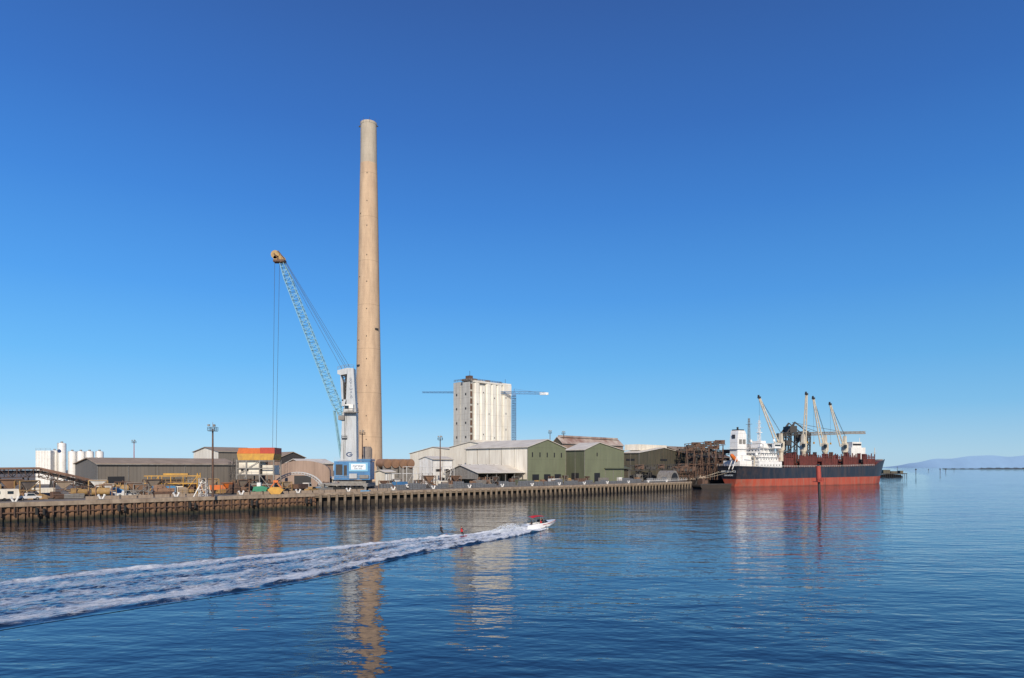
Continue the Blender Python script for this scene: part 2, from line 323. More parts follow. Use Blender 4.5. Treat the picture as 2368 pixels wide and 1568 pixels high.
# ---------------------------------------------------------------- land
b=B(); e=[Q(-260,0),Q(311,0),Vector((98,425,G)),Vector((262,556,G)),Vector((268,590,G)),Vector((150,900,G)),Vector((-200,1500,G)),Vector((-4000,2500,G)),Vector((-4000,-300,G))]
for q in e: q.z=G-.02
e[0]=Q(-260,.5,G-.02);e[1]=Q(310.5,.5,G-.02)
b.add(e,[tuple(range(len(e)))])
solo('ground',b,'ground',(0,0,0),0,None,None,kind='structure')
b=B(); b.add([Q(-260,1,G),Q(310,1,G),Q(310,16,G),Q(-260,16,G)],[(0,1,2,3)]); solo('pavement',b,'pave',(0,0,0),0,None,None,kind='structure')
def qthing(name,s,off,label,cat,group=None,z=0): return thing(name,Q(s,off,z),TH,label,cat,group)
r=qthing('quay_wall',0,0,'rusty corrugated sheet pile quay wall with concrete capping','wall')
b=B(); prof=[]; x=-70.
while x<79:
    prof+= [(x,0),(x+.45,0),(x+.7,.45),(x+1.15,.45)]; x+=1.4
vs=[(p[0],p[1],-1.5) for p in prof]+[(p[0],p[1],3.45) for p in prof]; n=len(prof)
b.add(vs,[(i,i+1,n+i+1,n+i) for i in range(n-1)]); part('sheet_piling',b,'sheet',r)
b=B().bx(-260,79,-.35,1.3,3.4,4.42); part('capping_beam',b,'cap',r)
b=B()
for i in range(60): b.bx(-70+i*2.5,-70+i*2.5+.22,-.5,-.1,1.2,3.4)
b.bx(-70,79,-.28,-.05,1.9,2.15); part('waling_beam',b,'steelrust',r)
r=qthing('wharf',0,0,'open piled concrete wharf with pale deck edge','wharf')
b=B().bx(79,311,-.5,1.2,3.55,4.45); part('deck_edge',b,'cap',r)
b=B().bx(79,311,-.2,.2,3.0,3.54); part('edge_beam',b,'pile',r)
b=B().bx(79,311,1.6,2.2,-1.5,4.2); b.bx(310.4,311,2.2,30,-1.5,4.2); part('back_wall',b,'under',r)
b=B().box(0,0,1.2,.72,.5,5.2); b.box(0,.5,3.4,.4,.6,.3); b.box(0,-.02,3.95,.84,.56,.3)
r0=None
for i in range(78):
    s=80.5+i*2.97; rz=TH
    if r0 is None: r0=solo('fender_pile',b,'pile',Q(s,-.62,0),rz,'weathered brown timber fender pile along the wharf face','pile','fender piles along the wharf')
    else:
        c=r0.copy(); col.objects.link(c); c.location=Q(s+random.uniform(-.15,.15),-.62,random.uniform(-.15,.12)); c.scale=(random.uniform(.8,1.1),1,1)
b=B()
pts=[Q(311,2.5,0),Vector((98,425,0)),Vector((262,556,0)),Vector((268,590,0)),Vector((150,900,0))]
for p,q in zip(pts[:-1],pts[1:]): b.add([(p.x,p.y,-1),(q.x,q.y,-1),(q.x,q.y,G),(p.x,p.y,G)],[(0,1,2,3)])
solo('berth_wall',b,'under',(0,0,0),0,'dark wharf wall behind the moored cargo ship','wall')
r=thing('mooring_bollard',Q(2.8,.5,4.42),TH,'pale double horned mooring bollard on the quay edge','bollard','mooring bollards along the quay')
b=B().box(0,0,.08,1.6,.8,.16); part('base_plate',b,'steelgrey',r)
b=B().tube((-.2,0,.1),(-.65,0,1.0),.24,.2,8); b.tube((.2,0,.1),(.65,0,1.0),.24,.2,8); b.tube((-.62,0,.95),(-.78,0,1.2),.3,.3,8); b.tube((.62,0,.95),(.78,0,1.2),.3,.3,8); part('horn',b,'white',r,smooth=True)
for k in range(1,17): clone(r,Q(2.8+17.7*k,.5,4.46),TH)
clone(r,Q(-14,.5,4.46),TH)
r=thing('dock_fender',Q(7.5,-.45,2.2),TH,'black rubber dock fender on a rusty bracket','fender','dock fenders on the quay wall')
b=B().box(0,0,.35,2.0,.7,.4); b.box(0,0,-.35,1.6,.7,.4); part('bracket',b,'steelrust',r)
b=B().tube((-.7,-.45,-.8),(-.7,-.45,.9),.35,n=8); b.tube((.7,-.45,-.8),(.7,-.45,.6),.3,n=8); part('rubber_cylinder',b,'rubber',r)
for k in range(1,5): clone(r,Q(7.5+17.2*k,-.45,2.2),TH)
# ---------------------------------------------------------------- chimney
d=391
r=thing('chimney',(lx(852.5,d),d,G),0,'very tall tapering tan concrete smelter chimney','chimney')
def zz(y,d=391): return CAMZ+(HY-y)*d/F-G
prof=[(8.1,0),(7.75,zz(1060)),(7.4,zz(960)),(6.85,zz(850)),(6.15,zz(700)),(5.6,zz(560)),(5.05,zz(430)),(4.75,zz(381))]
part('shaft',B().lathe(prof,72),'conc',r,smooth=True)
part('upper_shaft',B().lathe([(4.74,zz(381)),(4.6,zz(330)),(4.5,zz(287)),(4.1,zz(287)),(4.1,zz(290))],72),'conctop',r,'paler greyish concrete top section',smooth=True)
part('rim',B().lathe([(4.62,zz(291)),(4.66,zz(288)),(4.62,zz(285.5)),(4.2,zz(285.5)),(4.2,zz(291))],72),'conctop',r)
for a in range(8):
    t=a*math.pi/4+.3; part('lightning_rod',B().tube((4.6*math.cos(t),4.6*math.sin(t),zz(291)),(4.7*math.cos(t),4.7*math.sin(t),zz(279)),.08,n=4),'steeldk',r)
part('bracket',B().bx(-5.6,-4.5,-.3,.3,zz(294),zz(291)),'steeldk',r); part('bracket',B().bx(4.5,5.4,-.3,.3,zz(293),zz(291)),'steeldk',r)
def rad(z):
    for (r1,z1),(r2,z2) in zip(prof[:-1],prof[1:]):
        if z<=z2: return r1+(r2-r1)*(z-z1)/(z2-z1)
    return 4.6
for i in range(11):
    z=22+i*15.3+random.uniform(-2,2); a=-R90+.03; R=rad(z)
    part('window',B().box(R*math.cos(a),R*math.sin(a),z,.4,.5,.6,0),'dark',r)
for i in range(4):
    z=44+i*36; a=-R90-.75; R=rad(z)
    part('window',B().box(R*math.cos(a),R*math.sin(a),z,.35,.5,.5,a+R90),'dark',r)
for y,a in((848,-R90-.75),(764,-R90+.95)):
    z=zz(y);R=rad(z)
    part('platform',B().box(R*math.cos(a),R*math.sin(a),z,2.2,1.0,.9,a+R90),'steeldk',r)
# ---------------------------------------------------------------- sheds
def shed(name,px,d,pxl,pxr,ze,zr,ridge,wf,ws,roof,label,cat='building',front=(),side=(),ov=.6,Lx=None,Ly=None,vent=False,apex=.5):
    Lx=Lx or lenU(px,d,pxr); Ly=Ly or lenW(px,d,pxl)
    r=thing(name,(lx(px,d),d,G),TH,label,cat)
    ze-=G; zr-=G
    if ridge=='y':
        for y in(0,Ly): part('wall',B().add([(0,y,0),(Lx,y,0),(Lx,y,ze),(Lx*apex,y,zr),(0,y,ze)],[(0,1,2,3,4)]),wf,r)
        for x in(0,Lx): part('wall',B().add([(x,0,0),(x,Ly,0),(x,Ly,ze),(x,0,ze)],[(0,1,2,3)]),ws,r)
    else:
        for y in(0,Ly): part('wall',B().add([(0,y,0),(Lx,y,0),(Lx,y,ze),(0,y,ze)],[(0,1,2,3)]),wf,r)
        for x in(0,Lx): part('wall',B().add([(x,0,0),(x,Ly,0),(x,Ly,ze),(x,Ly*apex,zr),(x,0,ze)],[(0,1,2,3,4)]),ws,r)
    rb=B(); Ls=Lx if ridge=='y' else Ly; sl=(zr-ze)/(Ls*apex); sl2=(zr-ze)/(Ls*(1-apex)); ext=Ly if ridge=='y' else Lx
    ax='y' if ridge=='y' else 'x'
    A=Ls*apex
    rb.prism([(-ov,ze-ov*sl+.03),(A,zr+.03),(A,zr+.33),(-ov,ze-ov*sl+.33)],-ov,ext+ov,ax)
    rb.prism([(Ls+ov,ze-ov*sl2+.03),(A+.002,zr+.03),(A+.002,zr+.33),(Ls+ov,ze-ov*sl2+.33)],-ov,ext+ov,ax)
    part('roof',rb,roof,r)
    if vent:
        vb=B()
        if ridge=='y': vb.bx(A-1.2,A+1.2,2,Ly-2,zr+.1,zr+1.3)
        else: vb.bx(2,Lx-2,A-1.2,A+1.2,zr+.1,zr+1.3)
        part('ridge_vent',vb,roof,r)
    gb=B()
    if ridge=='x':
        gb.bx(-ov,Lx+ov,-ov-.2,-ov,ze-ov*sl-.2,ze-ov*sl+.1)
        n=max(2,int(Lx/9))
        for i in range(n+1): gb.tube((i*Lx/n,-.15,0),(i*Lx/n,-.15,ze-.2),.1,n=5)
    else:
        gb.bx(-ov-.2,-ov,-ov,Ly+ov,ze-ov*sl-.2,ze-ov*sl+.1)
        n=max(2,int(Ly/9))
        for i in range(n+1): gb.tube((-.15,i*Ly/n,0),(-.15,i*Ly/n,ze-.2),.1,n=5)
    part('gutter',gb,'steelgrey',r)
    for kind,x,z,wd,h in front:
        part(kind,B().box(x*Lx,-.06,z+h/2,wd,.16,h),'dark' if kind!='panel' else 'cream',r)
    for kind,y,z,wd,h in side:
        part(kind,B().box(-.06,y*Ly,z+h/2,.16,wd,h),'dark' if kind!='panel' else 'cream',r)
    return r,Lx,Ly,ze,zr
H=lambda y,d:CAMZ+(HY-y)*d/F
rB,LxB,LyB,_,_=shed('warehouse',1220,340,1078,1308,H(1034,340),H(1017,352),'y','green','cream','roofcream','large warehouse with cream side wall and olive green gable end',
   front=[('door',.2,0,5,4.5),('door',.5,0,5,4.5),('door',.78,0,5,4.5)]+[('vent',.12+i*.19,13.2,.7,2.4) for i in range(5)],side=[('door',.25,0,5,5),('door',.7,0,6,5)])
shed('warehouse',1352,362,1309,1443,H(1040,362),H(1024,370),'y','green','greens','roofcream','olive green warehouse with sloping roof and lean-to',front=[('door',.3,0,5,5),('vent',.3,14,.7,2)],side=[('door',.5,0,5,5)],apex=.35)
shed('warehouse',1300,425,1278,1440,H(1024,425),H(1013,440),'x','brownsh','brgreen','roofred','tall dusty shed with rusty red and white roof strips',vent=True)
rD,LxD,LyD,_,_=shed('warehouse',1478,410,1438,1586,H(1047,410),H(1035,420),'y','brgreen','brgreen','roofcream','dull brown green industrial building beside dark conveyors',front=[('door',.2,0,6,5),('window',.5,12,8,1.2)],side=[('window',.5,12,6,1.2)])
part('rooftop_housing',B().bx(LxD*.15,LxD*.75,6,16,H(1040,410)-G,H(1026,410)-G),'cream',rD)
shed('warehouse',1612,455,1594,1688,H(1056,455),H(1046,460),'x','steelrust','steelrust','steelrust','low dark rusty plant building under the conveyors',Ly=16,vent=True)
shed('warehouse',1560,470,1540,1640,H(1040,470),H(1032,470),'x','brgreen','steelrust','roofbrown','dark brown process building beside the conveyors',Ly=14)
shed('warehouse',1100,395,948,1190,H(1046,395),H(1031,395),'x','cream','cream','roofcream','long cream industrial shed with stained sheet walls',side=[('window',.3,9,4,1.5),('door',.55,0,5,5)],apex=.62)
shed('warehouse',1140,372,1040,1250,H(1032,372),H(1020,372),'x','cream','cream','roofcream','tall cream shed with louvred ridge vent',vent=True)
def openshed(px,d,pxl,pxr,ze,zr,label,roof='roofcream'):
    Lx=lenU(px,d,pxr); Ly=lenW(px,d,pxl); r=thing('open_shed',(lx(px,d),d,G),TH,label,'shed')
    ze-=G;zr-=G
    nx=max(2,int(Lx/6))
    for i in range(nx+1):
        for y in(.3,Ly-.3): part('post',B().box(i*Lx/nx*.98+.2,y,ze/2,.3,.3,ze),'steelgrey',r)
    b=B(); A=Ly*.5
    b.prism([(-.8,ze-.3),(A,zr),(A,zr+.2),(-.8,ze-.1)],-.8,Lx+.8,'x'); b.prism([(Ly+.8,ze-.3),(A+.002,zr),(A+.002,zr+.2),(Ly+.8,ze-.1)],-.8,Lx+.8,'x'); part('roof',b,roof,r)
    part('gable_wall',B().add([(.1,0,ze*.45),(.1,Ly,ze*.45),(.1,Ly,ze),(.1,A,zr),(.1,0,ze)],[(0,1,2,3,4)]),'steelgrey',r); part('back_wall',B().add([(0,Ly,0),(Lx,Ly,0),(Lx,Ly,ze),(0,Ly,ze)],[(0,1,2,3)]),'steelgrey',r)
openshed(1105,318,1030,1250,H(1093,318),H(1076,325),'low open sided shed with pale grey gabled roof')
openshed(1400,375,1348,1456,H(1083,375),H(1073,380),'small open sided green shed with pale roof','greens')
shed('warehouse',225,226,205,545,H(1073,226),H(1060,232),'x','greysh','greysh','roofbrown','long low grey brown clad warehouse with dusty roof',front=[('door',.12,0,5,5),('window',.5,2.5,10,1.5)],Ly=26,apex=.4)
shed('warehouse',505,330,470,600,H(1044,330),H(1034,335),'x','greysh','cream','roofbrown','dark shed with pale upper gable behind the stacker',Ly=30)
shed('warehouse',648,345,600,705,H(1058,345),H(1046,350),'y','steeldk','brownsh','roofbrown','dark hump roofed plant shed',Ly=30)
shed('warehouse',700,320,690,770,H(1072,320),H(1062,320),'x','brownsh','brownsh','roofcream','low brown plant shed with pale roof',Ly=16)
shed('workshop',1000,330,985,1046,H(1062,330),H(1056,330),'x','white','white','roofcream','two storey white process building with pipe supports',Ly=10,front=[('window',.3,6,4,1.2),('window',.7,6,3,1.2),('door',.5,0,3,3)])
shed('workshop',890,300,862,912,H(1092,300),H(1088,300),'x','white','cream','roofcream','small white office building with flat roof',Ly=7,front=[('window',.3,1.2,1.6,1.1),('window',.7,1.2,1.6,1.1)])
shed('workshop',770,262,760,800,H(1108,262),H(1104,262),'x','white','cream','roofcream','small cream hut beside the crane',Ly=6,front=[('window',.5,1.2,1.6,1.1)])
d=252; Lx=19.5; r=thing('vaulted_shed',(lx(636,d),d,G),math.radians(14),'dusty pinkish brown shed with a barrel vaulted roof','shed')
ht=H(1065,d)-G; pr=[(0,0),(0,ht*.62)]+[(Lx/2-Lx/2*math.cos(t),ht*.62+ht*.38*math.sin(t)) for t in np.linspace(.15,math.pi-.15,14)]+[(Lx,ht*.62),(Lx,0)]
part('wall',B().prism(pr,0,24,'y'),'brownsh',r)
part('door',B().box(Lx*.5,-.1,2.5,6,.18,5),'dark',r)
d=236; r=thing('curved_gantry',(lx(628,d),d,G),math.radians(6),'large pale curved gantry arch over dark machinery','gantry')
b=B(); n=22; Wd=17.5; P=[]; Qq=[]
for i in range(n+1):
    t=math.pi*(1-i/n)*.80+.05*math.pi; P.append((Wd/2+Wd/2*math.cos(t)*1.05,0,7.4*math.sin(t)-1)); Qq.append((Wd/2+Wd/2*math.cos(t)*.96,0,6.8*math.sin(t)-1.0))
for i in range(n):
    for y in(0,1.4):
        b.beam((P[i][0],y,P[i][2]),(P[i+1][0],y,P[i+1][2]),.22); b.beam((Qq[i][0],y,Qq[i][2]),(Qq[i+1][0],y,Qq[i+1][2]),.15); b.beam((P[i][0],y,P[i][2]),(Qq[i][0],y,Qq[i][2]),.12)
    b.add([(P[i][0],0,P[i][2]),(P[i+1][0],0,P[i+1][2]),(P[i+1][0],1.4,P[i+1][2]),(P[i][0],1.4,P[i][2])],[(0,1,2,3)])
part('arch',b,'craneg',r); part('base_block',B().box(1,.7,.8,2.4,2,1.6),'steelgrey',r); part('base_block',B().box(16.6,.7,.8,2.4,2,1.6),'steelgrey',r)
# ---------------------------------------------------------------- silos
def silo(px,wpx,yt,d):
    rr=wpx/2*d/F; h=H(yt,d)-G
    r=thing('storage_silo',(lx(px,d),d,G),0,'tall white cylindrical storage silo' if yt>1035 else 'tallest white cylindrical storage silo with blue logo','silo','white storage silos')
    part('tank',B().lathe([(rr,0),(rr,h-.6),(rr*.9,h-.2),(rr*.4,h)],24),'silo',r,smooth=True)
    part('ladder',B().tube((-rr*.5,-rr,0),(-rr*.5,-rr,h),.06,n=4).tube((-rr*.5+.5,-rr,0),(-rr*.5+.5,-rr,h),.06,n=4),'steelgrey',r)
    part('vent_cap',B().lathe([(rr*.3,h-.1),(rr*.3,h+.6)],8),'steelgrey',r)
    return r,h,rr
for p,wd,y in((126,15,1041),(143,18,1024),(167,17.5,1043),(187,17.5,1043),(207,17.5,1043),(230,17,1043)):
    r,h,rr=silo(p,wd,y,330)
    if wd==18 or p==230: part('logo',B().add([(math.cos(t)*.9,-rr-.06,h-4+math.sin(t)*.9) for t in np.linspace(0,6.0,14)],[tuple(range(14))]),'ink',r)
d=325; r=thing('storage_bunker',(lx(100,d),d,G),.12,'ribbed white rectangular storage bunker','silo'); h=H(1042,d)-G
b=B().bx(-3.3,3.3,0,6,0,h)
for i in range(6): b.bx(-3.3+i*1.28,-3.1+i*1.28,-.2,0,0,h)
part('bin',b,'silo',r); part('railing',B().rail([(-3.3,0,h),(3.3,0,h)]),'steelgrey',r)
# ---------------------------------------------------------------- conveyor
def wpts(root,L_): return [Vector(p)-root.location for p in L_]
r=thing('conveyor',(lx(90,190),190,G),0,'long dark rusty truss conveyor sloping down to ground','conveyor')
P=wpts(r,[W(-120,1097,168),W(85,1094,186),W(150,1108,190),W(275,1137,205)])
b=B(); g=B()
for p,q in zip(P[:-1],P[1:]):
    b.lattice(p+Vector((0,1,0)),q+Vector((0,1,0)),2.1,2.1,max(3,int((q-p).length/2)),.12,.08)
    g.tube(p+Vector((0,1,.3)),q+Vector((0,1,.3)),.6,n=4)
    n=max(1,int((q-p).length/6))
    for i in range(n):
        t=B(); c=p.lerp(q,(i+.5)/n)
        for dy in(0,2): t.beam((c.x-.8,dy+c.y,0),(c.x,dy+c.y,c.z-1),.25)
        t.beam((c.x+.8,c.y,0),(c.x,c.y,c.z-1),.25); part('trestle',t,'steeldk',r)
part('truss',b,'steelrust',r); part('gallery',g,'steeldk',r)
g=B()
for p,q in zip(P[:-1],P[1:]): g.add([p+Vector((0,-.1,1.1)),q+Vector((0,-.1,1.1)),q+Vector((0,1,1.6)),p+Vector((0,1,1.6)),q+Vector((0,2.1,1.1)),p+Vector((0,2.1,1.1))],[(0,1,2,3),(3,2,4,5)])
part('cover',g,'stack',r)
# ---------------------------------------------------------------- light towers
def ltower(px,d,yt,red=False,zb=G):
    h=H(yt,d)-zb; r=thing('light_tower',(lx(px,d),d,zb),0,'tall slender floodlight mast with lamp platform' if not red else 'distant red and white floodlight mast','light tower','floodlight masts')
    part('mast',B().tube((0,0,0),(0,0,h-1),.32,.2,8),'redw' if red else 'steelrust',r)
    b=B().box(0,0,h-1.6,2.0,2.0,.15).rail([(-1,-1,h-1.5),(1,-1,h-1.5),(1,1,h-1.5),(-1,1,h-1.5),(-1,-1,h-1.5)],.9,.05,1); part('platform',b,'steeldk',r)
    for x,y in((-.7,-.9),(.7,-.9),(0,.9)): part('floodlight',B().box(x,y,h-.1,.6,.35,.5),'steelgrey',r)
    part('aerial',B().tube((0,0,h-1),(0,0,h+.8),.06,n=4),'steelgrey',r)
ltower(492,186,983); ltower(1018,300,1009); ltower(310,420,1018,True); ltower(838,290,996); ltower(1272,420,996); ltower(1303,430,998)
# ---------------------------------------------------------------- yellow frame
d=205; r=thing('loading_gantry',(lx(395,d),d,G),.15,'faded yellow steel loading gantry with walkway','gantry')
b=B()
for x in(-6.5,-3.5,0,3.5,7.5):
    for y in(0,3): b.beam((x,y,0),(x,y,5.5 if x<4 else 6.4),.2)
for z in(3.2,5.5):
    for y in(0,3): b.beam((-7.5,y,z),(7.5,y,z),.24)
b.beam((-6.5,0,0),(-3.5,0,5.4),.15); b.beam((3.5,0,0),(7.5,0,5.4),.15); b.beam((7.5,0,6.4),(9.5,0,0),.2)
b.bx(-2,5,-.5,.6,5.8,6.3); b.bx(-7,-4.5,.2,1.5,3.4,4.4); part('frame',b,'yellow',r)
part('walkway',B().bx(-7.5,7.5,.3,2.7,3.38,3.5).rail([(-7.5,.2,3.4),(7.5,.2,3.4)],1.1,.05,1.5),'dullyellow',r)
part('cabin',B().bx(1,3.4,.4,2.4,0,2.4),'cream',r); part('hopper',B().bx(-3,-.6,.4,2.4,.4,2.9),'steelrust',r); part('hopper',B().bx(4.4,6.4,.6,2.4,.2,2.2),'steelrust',r)
d=188
r=thing('access_stair',(lx(470,d),d,G),.2,'white steel access stair tower','stairs')
part('stair_tower',B().lattice((0,0,0),(0,0,5),1.8,1.8,5,.08,.05).beam((-2.5,0,0),(0,0,5),.25),'white',r); part('landing',B().box(0,0,5.1,2.2,2.2,.15),'steelgrey',r)
# hopper tower
d=214; mp=d/F; r=thing('hopper_tower',(lx(590,d),d,G),.06,'orange red and yellow ship unloading hopper on steel frame','hopper')
X=lambda px:(px-590)*mp
Z=lambda y:8.2+(HY-y)*mp
b=B()
for px in(549,570,600,632):
    for y in(0,8): b.beam((X(px),y,0),(X(px),y,Z(1063)),.35)
for y in(1120,1098,1083,1066):
    for yy in(0,8): b.beam((X(547),yy,Z(y)),(X(634),yy,Z(y)),.28)
b.beam((X(549),0,0),(X(570),0,Z(1098)),.2); b.beam((X(632),0,0),(X(600),0,Z(1098)),.2); b.beam((X(549),0,Z(1098)),(X(600),0,Z(1066)),.15)
part('frame',b,'steelgrey',r)
part('housing',B().bx(X(552),X(598),.5,7.5,Z(1100),Z(1068)),'cream',r); part('housing',B().bx(X(604),X(630),1.2,7.5,Z(1098),Z(1076)),'cream',r)
for q_ in((X(555),X(568),1,6,0,Z(1108)),(X(575),X(628),2,7,.5,Z(1122)),(X(548),X(566),-.3,2,Z(1135),Z(1118))): part('lower_machinery',B().bx(*q_),'steelrust',r)
b=B(); pr=[(X(552),Z(1064)),(X(631),Z(1064)),(X(634),Z(1049)),(X(549),Z(1049))]; b.prism(pr,-.2,8.2,'y')
part('hopper',b,'yellow',r)
part('hopper_wall',B().prism([(X(549),Z(1048.8)),(X(601),Z(1048.8)),(X(601),Z(1036)),(X(553),Z(1036))],0,8,'y'),'orange',r,'orange painted hopper upper wall')
part('hopper_wall',B().prism([(X(601.2),Z(1048.8)),(X(634),Z(1048.8)),(X(634),Z(1035)),(X(601.2),Z(1035))],0,8,'y'),'redp',r,'red painted hopper upper wall')
part('railing',B().rail([(X(547),-.2,Z(1083)),(X(634),-.2,Z(1083))],1.1,.035).rail([(X(547),-.2,Z(1098)),(X(634),-.2,Z(1098))],1.1,.035),'steelgrey',r)
part('window',B().bx(X(557),X(563),.4,.5,Z(1090),Z(1084)),'dark',r); part('window',B().bx(X(568),X(574),.4,.5,Z(1090),Z(1084)),'dark',r)
b=B()
b.beam((X(533),-1.2,0),(X(545),-1.2,Z(1060)),.15); b.lattice((X(540),-.8,0),(X(540),-.8,Z(1068)),1.5,1.5,9,.07,.05); part('stair',b,'steeldk',r)
d=205; r=thing('mobile_screen',(lx(598,d),d,G),.1,'green wheeled screening machine','machine')
part('body',B().prism([(-1.9,.6),(2,.6),(2.6,1.9),(1,2.5),(-1.5,2.3)],0,2,'y'),'grn',r); part('wheel',B().tube((-1.2,-.15,.5),(-1.2,.25,.5),.5,n=14),'rubber',r); part('wheel',B().tube((1.2,-.15,.5),(1.2,.25,.5),.5,n=14),'rubber',r); part('cabin',B().bx(-.6,.5,.3,1.7,2.4,3.5),'white',r)
r=thing('clamshell_grab',(lx(637,203),203,G),.2,'yellow orange clamshell grab resting on the quay','grab')
part('bucket',B().prism([(-2.3,1.4),(-1.2,.05),(0,.0),(1.2,.05),(2.3,1.4),(1.3,2.2),(-1.3,2.2)],0,1.8,'y'),'yellow',r)
part('arm',B().beam((-1.6,.9,2.0),(0,.9,4),.3).beam((1.6,.9,2.0),(0,.9,4),.3).box(0,.9,3.9,1.4,1,.7),'orange',r)
# ---------------------------------------------------------------- mobile harbour crane
d=235; mp=d/F; r=thing('mobile_harbour_crane',(lx(815,d),d,G),0,'mobile harbour crane with pale tower, blue machinery house and lattice jib','crane')
X=lambda px:(px-815)*mp
Z=lambda y:8.2+(HY-y)*mp
b=B()
b.bx(X(752),X(858),-4.5,4.5,1.9,2.7); b.bx(X(790),X(850),-3,3,2.7,3.6)
for x in(X(756),X(854)): b.bx(x-.7,x+.7,-6.5,6.5,1.6,2.5); b.bx(x-.3,x+.3,-6.3,-5.7,.3,1.6); b.bx(x-.3,x+.3,5.7,6.3,.3,1.6)
part('chassis',b,'steelgrey',r)
for x in(X(756),X(854)):
    for y in(-6,6): part('outrigger_pad',B().box(x,y,.2,3,2.2,.35),'tarpblue',r)
for i in range(8):
    x=X(768)+i*(X(842)-X(768))/7
    for y in(-4.2,3.2): part('wheel',B().tube((x,y,.85),(x,y+1,.85),.8,n=16),'rubber',r)
b=B().bx(X(779),X(861),-3.6,3.6,Z(1109),Z(1067)); b.bx(X(779),X(861),-4.0,-3.6,Z(1109),Z(1106)); b.bx(X(830),X(862),-3.7,3.7,Z(1066),Z(1062)); part('machinery_house',b,'blue',r)
part('louvre',B().bx(X(783),X(798),-3.7,-3.6,Z(1098),Z(1074)),'steeldk',r); part('louvre',B().bx(X(801),X(808),-3.7,-3.6,Z(1100),Z(1076)),'steeldk',r)
part('equipment_box',B().bx(X(815),X(832),-4.6,-3.72,Z(1106),Z(1095)),'craneg',r); part('equipment_box',B().bx(X(838),X(858),-4.4,-3.72,Z(1106),Z(1098)),'steelgrey',r)
part('walkway_railing',B().rail([(X(779),-3.9,Z(1107)),(X(861),-3.9,Z(1107))]).rail([(X(779),-3.6,Z(1067)),(X(861),-3.6,Z(1067)),(X(861),3.6,Z(1067))]),'craneg',r)
part('sign',B().bx(X(813),X(856),-3.8,-3.65,Z(1090),Z(1070)),'signb',r)
part('sign_band',B().bx(X(818),X(851),-3.84,-3.8,Z(1086),Z(1073)),'signw',r)
text('lettering','nyrstar',1.3,(X(834),-3.88,Z(1077.5)),(R90,0,0),'ink',r)
text('lettering','PORT PIRIE',.55,(X(834),-3.88,Z(1083.5)),(R90,0,0),'ink',r)
b=B()
def yprism(pts,y0,y1): b.prism([(X(p),Z(q)) for p,q in pts],y0,y1,'y')
yprism([(790,1066),(827,1066),(826,960),(824,925),(803,925),(794,960)],-1.7,1.7)
yprism([(803,925),(824,925),(820,853),(806,852)],-1.7,1.7)
yprism([(793,928),(797,928),(796,885),(790,868),(790,880)],-1.7,1.7)
yprism([(783,858),(806,852),(806,866),(790,869),(783,866)],-1.7,1.7)
yprism([(793,940),(804,940),(804,925),(793,925)],-1.7,1.7)
yprism([(784,1064),(829,1064),(829,1067),(784,1067)],-1.9,1.9)
part('tower',b,'craneg',r)
b=B()
for i in range(7):
    y=922-i*8; b.tube((X(796),-1.2,Z(y)),(X(804),-1.2,Z(y-7)),.12,n=4); b.tube((X(796),-1.2,Z(y)),(X(804),-1.2,Z(y)),.12,n=4)
b.bx(X(797),X(803),.6,1.5,Z(925),Z(868)); part('tower_bracing',b,'steeldk',r)
part('tower_ladder',B().tube((X(797),-1.8,Z(1062)),(X(801),-1.8,Z(960)),.07,n=4).tube((X(800),-1.8,Z(1062)),(X(804),-1.8,Z(960)),.07,n=4).bx(X(794),X(806),-2.4,-1.7,Z(1015),Z(1014)).rail([(X(794),-2.4,Z(1014)),(X(806),-2.4,Z(1014))],1,.06,1),'steeldk',r)
part('tower_railing',B().rail([(X(784),-1.7,Z(857)),(X(808),-1.7,Z(852)),(X(820),-1.7,Z(853))],1.1,.06,1.2),'steelgrey',r)
for i,ch in enumerate('GOTTWALD'): text('lettering',ch,1.05,(X(813.5+i*.25),-1.74,Z(878+i*6)),(R90,0,0),'ink',r)
lb=B(); cxl,czl=X(811),Z(1051)
for i in range(20):
    t0=.6+i/20*5.1; t1=.6+(i+1)/20*5.1
    lb.add([(cxl+1.15*math.cos(t0),-1.75,czl+.8*math.sin(t0)),(cxl+1.15*math.cos(t1),-1.75,czl+.8*math.sin(t1)),(cxl+.75*math.cos(t1),-1.75,czl+.48*math.sin(t1)),(cxl+.75*math.cos(t0),-1.75,czl+.48*math.sin(t0))],[(0,1,2,3)])
lb.bx(cxl,cxl+1.1,-1.78,-1.74,czl-.22,czl+.05); part('logo',lb,'ink',r)
part('operator_cabin',B().bx(X(803),X(822),-3.4,-1.75,Z(953),Z(937)),'white',r); part('cabin_window',B().bx(X(802.7),X(812),-3.5,-2,Z(948),Z(940)),'glass',r)
part('cabin_platform',B().bx(X(800),X(832),-3.6,-1.7,Z(956),Z(954)).rail([(X(800),-3.6,Z(954)),(X(832),-3.6,Z(954)),(X(832),-1.8,Z(954))],1.1,.06,1.2),'steelgrey',r)
part('cabin_platform',B().bx(X(786),X(800),-2.4,2.4,Z(972),Z(962)).rail([(X(784),-2.4,Z(962)),(X(800),-2.4,Z(962))],1.,.06,1.2),'steelgrey',r)
jf=Vector((X(789),0,Z(962))); jt=Vector((X(652),0,Z(608))); ja=jf.lerp(jt,.08); jb=jf.lerp(jt,.9)
b=B().lattice(ja,jb,2.6,2.2,30,.14,.075); b.lattice(jb,jt,2.2,1.2,4,.14,.08); b.lattice(jf,ja,1.0,2.6,3,.14,.09); part('jib',b,'ltblue',r)
for y in(-.9,.9): part('luffing_cylinder',B().tube((X(773),y,Z(950)),(X(790),y,Z(1062)),.22,.3,8),'ltblue',r)
